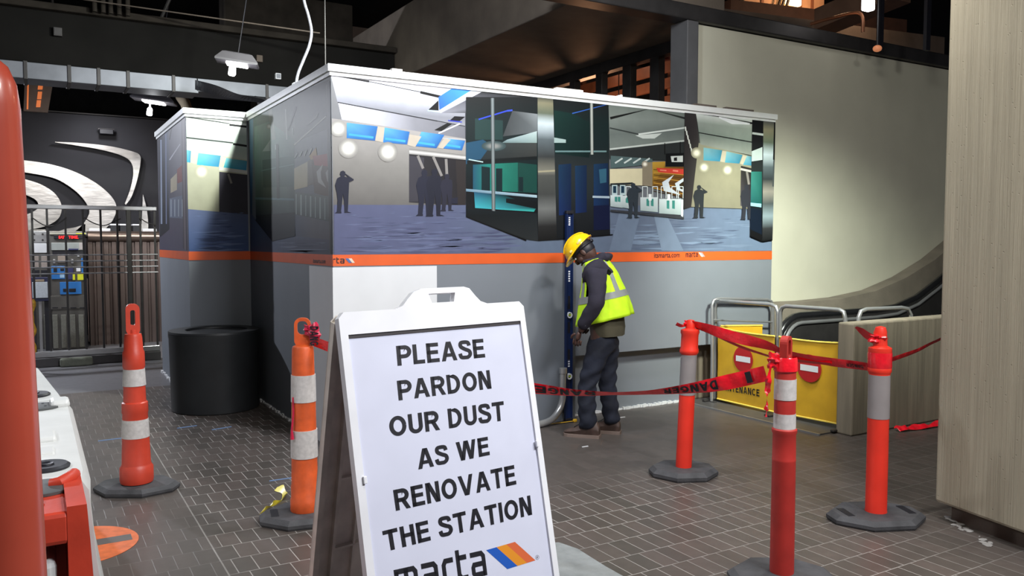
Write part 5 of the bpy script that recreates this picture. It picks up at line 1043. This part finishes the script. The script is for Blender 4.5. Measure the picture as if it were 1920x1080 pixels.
ys = smooth_path([on(2, .01, u, v) for u, v in ((517, 917), (529, 920), (534, 932), (524, 942), (510, 948), (500, 955), (490, 962))], 24); mb = MB(); V = []
for i, c in enumerate(ys): wv = .012+.012*math.sin(i*.6)**2; V.append([mb.v(c+Vector((wv, wv*.6, .01+.018*math.sin(i*.5)**2))), mb.v(c-Vector((wv, wv*.6, .006)))])
for a, b_ in zip(V[:-1], V[1:]): mb.b.faces.new((a[0], b_[0], b_[1], a[1])).smooth = True
solo('caution_tape_scrap', mb, pm('yellow_tape', (222, 206, 60), .35), 'crumpled scrap of yellow tape on the pavers beside the scuffed channelizer', 'tape scrap')
ring_ = [(.30, -2.49), (.42, -2.53), (.455, -2.66), (.447, -2.8), (.44, -2.92), (.44, -3.05), (.45, -3.3), (.45, -3.6), (-.3, -3.6), (-.6, -2.9), (-.2, -2.5)]
solo('floor_patch', MB().prism(ring_, .006), pm('pale_cement', (128, 132, 132), .7, var=.22, scale=7, bump=.3), 'pale cement patch in the pavers behind the sandwich board', 'floor patch')
mb = MB(); rn = random.Random(4)
for i in range(34):
    t = rn.random(); p = Vector((2.68, -3.36, 0)).lerp(Vector((2.44, -3.78, 0)), t)-Vector((rn.random()*.06, 0, 0)); r = rn.uniform(.004, .02); mb.sphere(p+Vector((0, 0, r*.15)), (r, r*1.5, r*.22), 6, Matrix.Rotation(rn.random()*3, 3, 'Z'))
tag(solo('plaster_dust', mb, pm('plaster_crumbs', (138, 135, 132), .9, var=.2), 'pale plaster crumbs along the foot of the big ribbed column', 'rubble'), None, None, None, 'stuff')
# ================================================================== FAR LEFT: FENCE, MACHINES, WALL ART
pY = lambda y: (lambda u, v: on(1, y, u, v))
FY = 6.2; fy = pY(FY); fx = lambda u: fy(u, 500).x
fen = thing('fence', 'brushed steel railing fence with vertical bars across the closed passage at left', 'fence', (-1.2, FY, 0))
XL, XR = -3.2, fx(296)
MB().box((XL, FY-.035, 2.08), (XR, FY+.035, 2.135), .008).build('top_rail', STEEL, fen, True)
MB().box((XL, FY-.05, .12), (XR, FY+.05, .2), .01).build('bottom_rail', STEEL, fen, True)
MB().box((XL, FY-.1, 0), (XR, FY+.1, .12), .01).build('plinth', pm('dark_plinth', (66, 64, 66), .6), fen, True)
for u in (243,): x = fx(u); MB().box((x-.03, FY-.03, .1), (x+.03, FY+.03, 2.1), .006).build('post', DKSTEEL, fen, True)
for u in (63, 91, 125, 158, 191, 222, 265, 292): x = fx(u); MB().box((x-.013, FY-.013, .19), (x+.013, FY+.013, 2.09)).build('bar', DKSTEEL, fen, True)
for v in (478, 489.5, 501, 512.5): z = fy(150, v).z; MB().tube([(XL, FY-.02, z), (XR, FY-.02, z)], .009, 8).build('horizontal_rod', STEEL, fen, True)
for i, pts in enumerate((((60, 408), (78, 420), (92, 424), (108, 420), (125, 408)), ((158, 408), (175, 418), (195, 423), (215, 415), (226, 410)), ((262, 408), (275, 417), (293, 422)))):
    MB().tube(smooth_path([pY(FY-.05)(*p) for p in pts], 20), .007, 6).build('hanging_wire', DKSTEEL, fen, True)
solo('sack', MB().box((pY(FY-.14)(112, 680).x, FY-.2, 0), (pY(FY-.14)(174, 680).x, FY-.105, .115), .025), pm('grey_green_sack', (112, 116, 104), .9, var=.2, scale=10, bump=.3), 'grey-green sandbag at the foot of the steel railing fence', 'sandbag')
wp = thing('wrapped_post', 'slim post wrapped in yellow and red, peeping out beside the big orange post', 'post', on(2, 0, 60, 700))
x_, y_ = wp.location.x, wp.location.y; zf = lambda v: on(1, y_, 60, v).z
MB().tube([(x_, y_, 0), (x_+.0, y_, zf(560))], .035, 14).build('post_body', pm('red_wrap', (170, 40, 50), .5), wp, True)
mb = MB(); mb.tube([(x_+.02+.014*math.sin(i*.8), y_-.02, zf(562+i*5.5)) for i in range(19)], [.03+.008*math.sin(i*1.3) for i in range(19)], 10); mb.build('yellow_wrap', pm('yellow_wrap', (196, 150, 46), .5, var=.3, scale=30), wp, True)
# ticket machine
TY = 8.0; ty = pY(TY)
tv = thing('ticket_machine', 'ticket vending machine with a red LED display behind the railing fence', 'ticket machine', (ty(125, 600).x, TY+.3, 0))
def slab(name, u0, v0, u1, v1, d, mat, parent=tv, f=ty, y=TY, bev=.004, lo=None):
    a = f(u0, v0); c = f(u1, v1); z0 = lo if lo is not None else c.z
    return MB().box((a.x, y-d, z0), (c.x, y, a.z), bev).build(name, mat, parent, True)
a = ty(92, 433); c = ty(163, 650)
TMB = pm('grey_machine_steel', (104, 102, 98), .4, .6, var=.1)
MB().box((a.x, TY, 0), (c.x, TY+.6, a.z), .012).build('cabinet', TMB, tv, True)
slab('header_strip', 93, 436, 162, 440, .02, pm('pale_strip', (176, 174, 160), .5)); slab('header_mark', 142, 437, 160, 439, .024, YEL_P)
disp = slab('led_display', 101, 441, 157, 448, .03, BLACK)
for s_, u0, u1 in (('EASY', 110, 124), ('TIME.', 128, 147)):
    MB().add(text_bm(s_, .02), quad_fn(ty(u0, 447.5), ty(u1, 447.5), ty(u1, 442), ty(u0, 442), (0, -.034, 0))).build('led_text', LED, disp, True)
scr = slab('touch_screen', 96, 455, 157, 469, .02, pm('pale_screen', (150, 156, 154), .3)); slab('screen_bar', 128, 466, 147, 469, .023, pm('navy_panel', (52, 56, 96), .4)); slab('screen_tile', 148, 455, 156, 468, .024, pm('pink_tile', (170, 164, 162), .4))
slab('recess', 98, 470, 158, 477, .01, BLACK); slab('card_reader', 108, 479, 124, 492, .04, pm('beige_reader', (150, 138, 128), .5)); slab('coin_slot', 133, 486, 138, 494, .03, STEEL); slab('coin_slot', 99, 486, 104, 494, .03, STEEL)
slab('lit_arrow', 145, 477, 149, 481, .02, WHITE_P)
bl = slab('instruction_panel', 96, 499, 122, 523, .02, BLUE_P); slab('panel_window', 100, 502, 107, 510, .024, BLACK, bl); slab('panel_window', 113, 503, 120, 508, .024, BLACK, bl); slab('panel_label', 112, 512, 121, 521, .024, pm('pale_blue_label', (150, 186, 216), .5), bl)
slab('note_slot', 123, 500, 138, 524, .02, pm('navy_panel', (52, 56, 96), .4)); slab('yellow_sticker', 145, 513, 158, 525, .022, YEL_P); slab('yellow_sticker', 136, 513, 141, 525, .022, YEL_P); slab('white_sticker', 143, 500, 151, 509, .022, WHITE_P); slab('blue_strip', 152, 484, 158, 512, .022, BLUE_P)
sl_ = slab('receipt_slot', 112, 529, 153, 551, .025, BLUE_P); slab('slot_opening', 118, 541, 125, 547, .03, BLACK, sl_); slab('slot_opening', 129, 541, 142, 547, .03, BLACK, sl_)
slab('lower_door', 93, 555, 160, 578, .012, TMB)
for u in (98, 115, 132, 149): slab('vent_slot', u, 576, u+11, 577.5, .016, BLACK)
for u in (82, 98, 114, 131, 147): slab('lower_rib', u, 590, u+12, 662, .03, pm('rough_grey_panel', (112, 112, 104), .9, var=.2, scale=60), lo=.03)
slab('side_edge', 163, 522, 167, 640, .05, pm('pale_copper_edge', (150, 130, 120), .4, .4))
kx = thing('notice_stand', 'dark navy notice board on a stand left of the ticket machine', 'notice stand', (ty(72, 600).x, TY-.3, 0)); KY = TY-.3; kf = pY(KY)
slab('board', 50, 520, 95, 564, .04, pm('navy_board', (38, 42, 72), .45), kx, kf, KY, .01); slab('blank_panel', 60, 529, 90, 558, .048, pm('pale_grey_panel', (176, 184, 192), .5, var=.1, scale=40), kx, kf, KY); slab('board_heading', 66, 524, 83, 528, .046, pm('tan_strip', (140, 124, 104), .5), kx, kf, KY)
slab('leg', 72, 564, 79, 600, .02, STEEL, kx, kf, KY, .002, .02); slab('leg', 83, 564, 92, 585, .01, BLACK, kx, kf, KY, .002, .02)
iy = TY+.25; inf = pY(iy); ip = thing('information_panel', 'brushed metal wall unit with a white square panel, left of the ticket machine', 'wall unit', (inf(75, 500).x, iy+.2, 0))
a = inf(45, 430); c = inf(91, 560); MB().box((a.x-.2, iy, 0), (c.x, iy+.4, a.z), .01).build('cabinet', TMB, ip, True)
slab('upper_panel', 60, 433, 88, 455, .02, STEEL, ip, inf, iy); slab('white_panel', 61, 456, 88, 474, .022, pm('bright_panel', (200, 202, 206), .4), ip, inf, iy)
for v in (480, 492): 
    for u in (60, 77): slab('button_tile', u, v, u+13, v+9, .015, pm('grey_tile', (142, 132, 126), .5), ip, inf, iy)
for u in (60, 77): slab('dark_window', u, 506, u+14, 518, .015, BLACK, ip, inf, iy)
for u in (64, 80): 
    for v in (439, 450): c = inf(u, v); MB().tube([(c.x, iy-.03, c.z), (c.x, iy-.01, c.z)], .014, 14).build('speaker_hole', DKSTEEL, ip, True)
# ribbed metal kiosk
RY = 8.35; rf = pY(RY); kxx = thing('metal_kiosk', 'brown ribbed sheet-metal kiosk behind the railing fence, right of the ticket machine', 'kiosk', (-.5, RY+.4, 0))
x0 = rf(166, 500).x; x1 = .35; zt_ = rf(200, 434).z; out = []
n = 14
for i in range(n):
    a = x0+(x1-x0)*i/n; d_ = (x1-x0)/n
    out += [(a, 0), (a+d_*.55, 0), (a+d_*.65, .035), (a+d_*.92, .035)]
out += [(x1, 0), (x1, .6), (x0, .6)]
KM = pm('brown_sheet_metal', (98, 84, 80), .42, .55, var=.15, scale=3, stretch=(6, 6, .4))
MB().prism(out, zt_-.08, fn=lambda p: Vector((p[0], RY+p[1], p[2]))).build('ribbed_wall', KM, kxx, True)
MB().tube([(x0, RY, zt_-.08), (x1, RY, zt_-.08)], .085, 16).box((x0, RY, zt_-.1), (x1, RY+.6, zt_)).build('rolled_top_edge', pm('copper_steel', (140, 122, 112), .3, .8), kxx, True)
zk = zt_
for i, (u0, u1, v0, v1, lab) in enumerate(((206, 222, 418, 434, 'leftmost'), (224, 240, 418, 434, 'middle'), (248, 264, 418, 434, 'rightmost'))):
    a = pY(RY+.2)(u0, v0); c = pY(RY+.2)(u1, v1); b_ = thing('box', f'{lab} of three black boxes with white lids on top of the brown metal kiosk', 'box', ((a.x+c.x)/2, RY+.25, zk+.005), 0, 'black boxes on the kiosk')
    MB().box((a.x, RY+.12, zk+.005), (c.x, RY+.38, zk+.1), .004).build('box_body', BLACK, b_, True); MB().box((a.x-.006, RY+.11, zk+.1), (c.x+.006, RY+.39, zk+.125), .004).build('box_lid', WHITE_PL, b_, True)
for i, (u0, u1, lab) in enumerate(((166, 206, 'white fluorescent tube casing lying on the left end of the brown metal kiosk'), (266, 292, 'white fluorescent tube casing lying on the right end of the brown metal kiosk'))):
    a = pY(RY+.15)(u0, 428); c = pY(RY+.15)(u1, 428); solo('tube_casing', MB().box((a.x, RY+.02, zk+.002), (c.x, RY+.1, zk+.05), .012), WHITE_PL, lab, 'lamp casing', 'tube casings on the kiosk')
# wall art: polished swooshes standing off the dark wall
AY = 9.86; af = pY(AY)
SILV = pm('polished_aluminium', (176, 172, 168), .36, .75, var=.22, scale=5, bump=.15, bscale=9, stretch=(1, 1, 4))
art = thing('wall_sculpture', 'polished silver swoosh sculptures on the dark wall behind the fence', 'sculpture', (-1.1, 9.95, 2.9))
def swoosh(px_, th=.07):
    o = [af(*p) for p in px_]; MB().prism([(p.x, p.z) for p in o], th, fn=lambda p: Vector((p[0], AY+p[2], p[1]))).build('swoosh', SILV, art, True)
def curve(P_, n=40): return [(p.x, p.y) for p in smooth_path([(a, b_, 0) for a, b_ in P_], n)]
swoosh(curve([(103, 266), (150, 268), (205, 274), (245, 283), (262, 291), (263, 308), (257, 338), (247, 368), (236, 384)])+curve([(234, 382), (245, 352), (250, 322), (244, 302), (224, 290), (186, 280), (145, 273), (104, 267)]))
swoosh(curve([(40, 300), (90, 307), (135, 320), (175, 340), (203, 362), (217, 382), (217, 400), (206, 420), (185, 436), (140, 440)])+curve([(138, 436), (152, 424), (164, 408), (167, 392), (152, 368), (125, 346), (95, 332), (40, 322)]))
swoosh(curve([(40, 334), (75, 345), (102, 362), (115, 384), (112, 406), (95, 420), (70, 428), (40, 432)])+curve([(40, 405), (60, 398), (72, 388), (66, 374), (40, 362)]))
swoosh(curve([(268, 364), (275, 392), (278, 420), (277, 436)], 14)+curve([(265, 436), (266, 412), (267, 390)], 10)); swoosh(curve([(94, 440), (120, 430), (142, 426), (160, 420)], 12)+[(160, 436), (100, 442)])
c = pY(9.8)(199, 247); lf = thing('spotlight', 'small black spotlight on the dark wall above the silver swoosh', 'spotlight', (c.x, 9.9, c.z))
MB().box((c.x-.11, 9.72, c.z-.05), (c.x+.11, 9.86, c.z+.04), .01).build('housing', BLACK, lf, True); MB().box((c.x-.03, 9.85, c.z-.02), (c.x+.03, 10.0, c.z+.02)).build('bracket', BLACK, lf, True); MB().box((c.x-.13, 9.8, c.z+.03), (c.x+.13, 9.84, c.z+.06), .004).build('barn_door', DKSTEEL, lf, True)
# slotted lit panel hanging at far left
PYy = 9.0; pf = pY(PYy); sp = thing('slotted_panel', 'grey hanging panel with four orange-lit slots, upper left', 'panel', (pf(80, 160).x, PYy, pf(80, 210).z))
o = [pf(*p) for p in ((48, 110), (106, 116), (90, 211), (44, 208))]; MB().prism([(p.x, p.z) for p in o], .08, fn=lambda p: Vector((p[0], PYy+p[2], p[1]))).build('panel_board', pm('taupe_board', (104, 88, 78), .7), sp, True)
for a0, a1, b0, b1 in ((74, 83, 134, 152), (72, 81, 157, 168), (71, 79, 172, 186), (69, 77, 188, 201)): q = [pf(*p) for p in ((a0, b0), (a1, b0), (a1-1.5, b1), (a0-1.5, b1))]; MB().prism([(p.x, p.z) for p in q], .02, fn=lambda p: Vector((p[0], PYy-.012+p[2], p[1]))).build('lit_slot', GLOW_SOFT, sp, True)
q = [pf(*p) for p in ((52, 122), (55, 122), (53, 205), (50, 205))]; MB().prism([(p.x, p.z) for p in q], .02, fn=lambda p: Vector((p[0], PYy-.012+p[2], p[1]))).build('lit_slot', GLOW_SOFT, sp, True)
q = [pf(*p) for p in ((40, 152), (110, 155), (110, 158), (40, 155))]; MB().prism([(p.x, p.z) for p in q], .03, fn=lambda p: Vector((p[0], PYy-.03+p[2], p[1]))).build('cross_bar', DKSTEEL, sp, True)
for u in (47, 102): a = pf(u, 118); MB().tube([(a.x, PYy+.03, a.z-.05), (a.x, PYy+.03, 6.3)], .02, 8).build('hanger', DKSTEEL, sp, True)
# ================================================================== DUCTS, PIPES AND LAMPS OVERHEAD (upper left)
dy = pY(4.95); du = thing('air_duct', 'long galvanised air duct under the deep dark beam at upper left', 'duct', (-1.5, 5.1, 3.55))
xr = dy(556, 170).x
MB().box((-9, 4.95, 3.545), (dy(372, 150).x, 5.4, 3.735), .006).box((dy(368, 150).x, 4.95, 3.57), (xr, 5.4, 3.735), .006).build('duct_body', GALV, du, True)
for u in (48, 130, 185, 240, 325, 500): x = dy(u, 140).x; MB().box((x-.02, 4.935, 3.535), (x+.02, 5.41, 3.745), .004).build('joint_flange', DKSTEEL, du, True)
for x in (-3.4, -.9, .7): MB().tube([(x, 5.2, 3.73), (x, 5.2, 3.75)], .012, 6).build('hanger_rod', DKSTEEL, du, True)
q = [dy(*p) for p in ((372, 147), (408, 154), (450, 176), (458, 190), (400, 176))]
tm_ = thing('bent_duct_sheet', 'torn bent sheet of duct metal sagging below the galvanised duct', 'duct sheet', q[2])
mb = MB(); A_ = smooth_path([at(366, 150, 9.9), at(405, 160, 9.8), at(445, 176, 9.7), at(478, 182, 9.9), at(515, 192, 10.2)], 24); B_ = smooth_path([at(366, 168, 9.9), at(402, 178, 10.2), at(430, 184, 10.3), at(470, 190, 10.2), at(515, 197, 10.3)], 24)
mb.rings([[a, b_, b_+Vector((0, .012, .004)), a+Vector((0, .012, .004))] for a, b_ in zip(A_, B_)], smooth=False).build('sheet', GALV, tm_, True)
MB().tube([at(512, 190, 10.2), Vector((at(500, 150, 10.2).x, 5.1, 3.6))], .012, 6).build('hanger_strap', DKSTEEL, tm_, True)
for i, u in enumerate((183, 199, 213, 229, 245)):
    a = pY(4.8)(u-5, 40); b_ = pY(4.8)(u, -60); solo('conduit_pipe', MB().tube([(a.x, 4.8, 4.37), (a.x, 4.8, 4.5), (a.x+.01, 4.8, 6.3)], .028, 10), MATS['dim_flange_concrete'], f'{["leftmost", "second from left", "middle", "second from right", "rightmost"][i]} of the five thin vertical pipes above the dark beam', 'pipe', 'five pipes above the dark beam')
a, b_ = at(293, 55, 10.3), at(330, -30, 10.1); solo('hanger_rod', MB().tube([a, b_], .022, 8), DKSTEEL, 'slanting dark rod right of the five pipes, upper left', 'rod')
a, b_ = at(150, -2, 9.6), at(600, 62, 9.6); solo('thin_conduit', MB().tube([a, b_], .008, 6), CONC_D, 'long thin pale conduit slanting across the black ceiling, upper left', 'conduit')
a, b_ = at(339, 182, 13), at(356, 206, 12.6); solo('pipe_stub', MB().tube([a, a.lerp(b_, .5), b_+Vector((.05, 0, -.25)), Vector((b_.x+.05, b_.y, 0))], .08, 14), pm('buff_pipe', (126, 116, 100), .6), 'short buff pipe stub rising behind the set-back hoarding top', 'pipe')
for i, (u, v, s_, D, lab) in enumerate(((108, 61, 7, 9.9, 'small grey junction box on the dark beam, far left'), (485, 111, 6, 9.9, 'junction box beside the near ceiling floodlight'), (520, 144, 5.5, 9.9, 'pale junction box on the dark beam above the hoarding side'))):
    p = on(1, 4.99, u, v); k = s_*.0066; bx = thing('junction_box', lab, 'junction box', (p.x, 4.98, p.z)); MB().box((p.x-k, 4.93, p.z-k*1.1), (p.x+k, 4.999, p.z+k*1.1), .006).build('box_body', [DKSTEEL, CONC_D, WHITE_PL][i], bx, True); MB().box((p.x-k*.75, 4.925, p.z-k*.8), (p.x+k*.75, 4.931, p.z+k*.8)).build('cover_plate', [DKSTEEL, CONC_D, GALV][i], bx, True)
def flood(u, v, D, label, rod):
    c = at(u, v, D); k = D/FPX; t = thing('floodlight', label, 'floodlight', c, -.25); t.rotation_euler = (0, .12, -.3)
    w_ = 38*k
    MB().rings([[Vector((x*s_, y*s_, z)) for x, y in ((-w_, -w_*.55), (w_, -w_*.55), (w_, w_*.55), (-w_, w_*.55))] for s_, z in ((.55, .09), (.7, .08), (1, .0), (1, -.02), (.94, -.025))], smooth=False).build('shade', pm('pale_lamp_shade', (66, 64, 68), .5), t)
    MB().box((-w_*.5, -w_*.36, -.045), (w_*.5, w_*.36, -.024), .008).build('lens', GLOW, t)
    MB().tube([(0, 0, .085), (.1, .05, 6.3-c.z)], .006, 6).build('stem', BLACK, t)
    MB().tube([(-.05, -.02, -.04), (-.04, -.03, -rod)], .012, 8).build('pull_rod', WHITE_PL, t); MB().lathe([(.022, 0), (.036, -.02), (.04, -.1), (.03, -.115)], (-.04, -.03, -rod), 16).build('hanging_bulb', GLOW, t)
flood(445, 116, 9.0, 'near ceiling floodlight with a glowing lens, upper left above the hoarding', .05)
flood(289, 188, 12.0, 'far ceiling floodlight with a hanging bulb, above the dark wall at left', .12)
cb = smooth_path([at(560, -60, 7.2), at(570, 0, 7.2), at(578, 28, 7.2), at(584, 58, 7.2), at(580, 85, 7.2), at(568, 115, 7.2), at(559, 138, 7.2), at(555, 160, 7.2)], 50)
cab = thing('cable', 'white cable curling down from the ceiling to the hoarding top edge', 'cable', cb[-1]); MB().tube([cb[0]+Vector((0, 0, 2.2))]+cb, .013, 8).build('cable_run', WHITE_PL, cab, True); MB().box((cb[-1].x-.03, cb[-1].y-.03, 2.995), (cb[-1].x+.03, cb[-1].y+.03, 3.05), .006).build('cable_clamp', WHITE_PL, cab, True)
a = at(609, 15, 8.4); solo('drop_wire', MB().tube([(a.x, a.y, 3.4), (a.x+.01, a.y, 6.3)], .006, 6), DKSTEEL, 'thin dark wire hanging beside the wide concrete ceiling beam', 'wire')
# ================================================================== UPPER RIGHT: CLERESTORY AND WARM HALL
w1 = bpy.data.objects.new('window_1', None); col.objects.link(w1); w1['kind'] = 'structure'
WX = 4.55; wfn = lambda u, v: on(0, WX, u, v)
for u, wd in ((1003, 8), (1030, 9), (1078, 14), (1128, 15), (1180, 18), (1232, 18)):
    p = wfn(u, 170); k = wd*.0045; MB().box((WX-.05, p.y-k, 2.7), (WX+.05, p.y+k, 4.0), .004).build('mullion', DKSTEEL, w1)
MB().box((WX-.06, .5, 3.86), (WX+.06, 6, 3.995)).build('head_rail', DKSTEEL, w1)
ts_ = thing('timber_screen', 'screen of brown timber slats seen through the window above the hoarding', 'slatted screen', (6.4, 6, 0))
for i in range(9):
    z = 3.0+i*.24; MB().box((6.28+.03*(i % 2), 3.0, z), (6.362, 10.9, z+.13+.02*(i % 3)), .004).build('slat', BROWN, ts_, True)
for yy in (3.3, 5.6, 8.4): MB().box((6.36, yy, 0), (6.44, yy+.09, 6.29)).build('stud', BROWN, ts_, True)
for i, (u, v, x) in enumerate(((1140, 128, 6.1), (1192, 113, 6.1), (1160, 182, 5.6))):
    p = on(0, x, u, v); sm = thing('small_lamp', ['small bright lamp between the left window posts above the hoarding', 'small bright lamp between the right window posts above the hoarding', 'small white lamp just above the hoarding trim below the window'][i], 'lamp', p)
    MB().box((x-.02, p.y-.08, p.z-.02), (x+.02, p.y+.08, p.z+.02), .006).build('lens', GLOW, sm, True); MB().tube([(x, p.y, p.z+.018), (x, p.y, 6.3)], .008, 6).build('stem', BLACK, sm, True)
p = wfn(1228, 45); solo('red_pipe', MB().tube([(5.0, p.y+.3, 3.95), (5.0, p.y+.3, 6.3)], .05, 12), pm('dark_red_paint', (110, 30, 26), .5), 'dark red pipe behind the window above the hoarding', 'pipe')
GY = 3.4; gf = pY(GY)
pb = thing('lit_wall_panel', 'warm-lit boarded panel above the tall white wall, top right', 'panel', (gf(1450, 20).x, GY, gf(1450, 50).z))
a = gf(1396, -60); c = gf(1545, 38); MB().box((a.x, GY, c.z), (c.x, GY+.08, a.z+.2), .01).build('board', pm('beige_boarding', (186, 150, 120), .7), pb, True)
for u in (1428, 1500, 1522): p = gf(u, 10); MB().box((p.x-.03, GY-.02, c.z), (p.x+.03, GY, a.z+.2)).build('board_joint', BROWN, pb, True)
for i, u in enumerate((1453, 1460, 1468)): p = gf(u, 20); solo('hanging_cable', MB().tube(smooth_path([(p.x, GY-.1, 6.3), (p.x+.06, GY-.12, 5.9), (p.x-.05, GY-.1, gf(u, 20).z), (p.x-.16, GY-.1, gf(u, 33).z)], 20), .025, 8), BLACK, f'{["left", "middle", "right"][i]} dark cable dangling in front of the warm-lit panel, top right', 'cable', 'cables before the lit panel')
p = gf(1480, 6); solo('warm_lamp', MB().box((p.x-.16, GY-.13, p.z-.06), (p.x+.16, GY-.03, p.z+.1), .03), pm('warm_lamp_lens', (255, 214, 150), .5, emit=7), 'glowing warm lamp on the boarded panel, top right', 'lamp')
def xbeam(u0, v0, u1, v1, y, h, mat, lab, name='ceiling_beam'):
    a, c = pY(y)(u0, v0), pY(y)(u1, v1); mb = MB(); mb.rings([[q, q+Vector((0, .3, 0)), q+Vector((0, .3, h)), q+Vector((0, 0, h))] for q in (a, c)], smooth=False); solo(name, mb, mat, lab, 'beam')
xbeam(1300, 62, 1770, 112, 1.6, .35, CONC_D, 'dark concrete beam running right just above the white wall top')
xbeam(1370, 28, 1700, 62, 2.4, .22, pm('brown_beam', (84, 58, 46), .7, var=.2), 'brown beam below the warm-lit panel, top right')
a = at(1545, 40, 11.2); c = at(1690, -20, 10.4); solo('sloping_duct', MB().rings([[q+Vector((dx, 0, dz)) for dx, dz in ((-.2, -.14), (.2, -.14), (.2, .14), (-.2, .14))] for q in (a, c)], smooth=False), pm('brown_duct', (104, 78, 62), .5), 'sloping brown duct right of the warm-lit panel, top right', 'duct')
a = at(1520, 45, 9.8); c = at(1612, 25, 9.2); solo('brass_pipe', MB().tube(smooth_path([a, at(1560, 34, 9.6), c, at(1618, 60, 9.2)], 20), .02, 8), pm('coppery_pipe', (140, 92, 66), .35, .6), 'thin coppery pipe curving below the sloping brown duct', 'pipe')
p = at(1628, 3, 9.0); fl_ = thing('tube_lamp', 'bright white lamp at the top edge above the white wall', 'lamp', p); MB().box((p.x-.06, p.y-.05, p.z-.1), (p.x+.06, p.y+.05, p.z+.09), .02).build('lens', GLOW, fl_, True); MB().tube([(p.x, p.y, p.z+.08), (p.x, p.y, 6.3)], .02, 8).build('stem', DKSTEEL, fl_, True)
p = at(1645, 91, 9.3); bb = thing('orange_bulb', 'small orange bulb just above the white wall top edge', 'bulb', p); MB().sphere(p, (.05, .05, .038), 16).build('glass', pm('orange_bulb_glass', (206, 130, 90), .4, emit=.5), bb, True); MB().tube([p+Vector((0, 0, .03)), (p.x, p.y, 6.3)], .01, 6).build('stem', BLACK, bb, True)
for i, u in enumerate((1650, 1738)): p = at(u, 70, 9.6-i*.2); solo('hanger_strap', MB().box((p.x-.04, p.y-.02, p.z-.15), (p.x+.04, p.y+.02, 6.3)), BLACK, ['dark hanger strap beside the small orange bulb', 'dark hanger strap near the big ribbed column, top right'][i], 'strap')
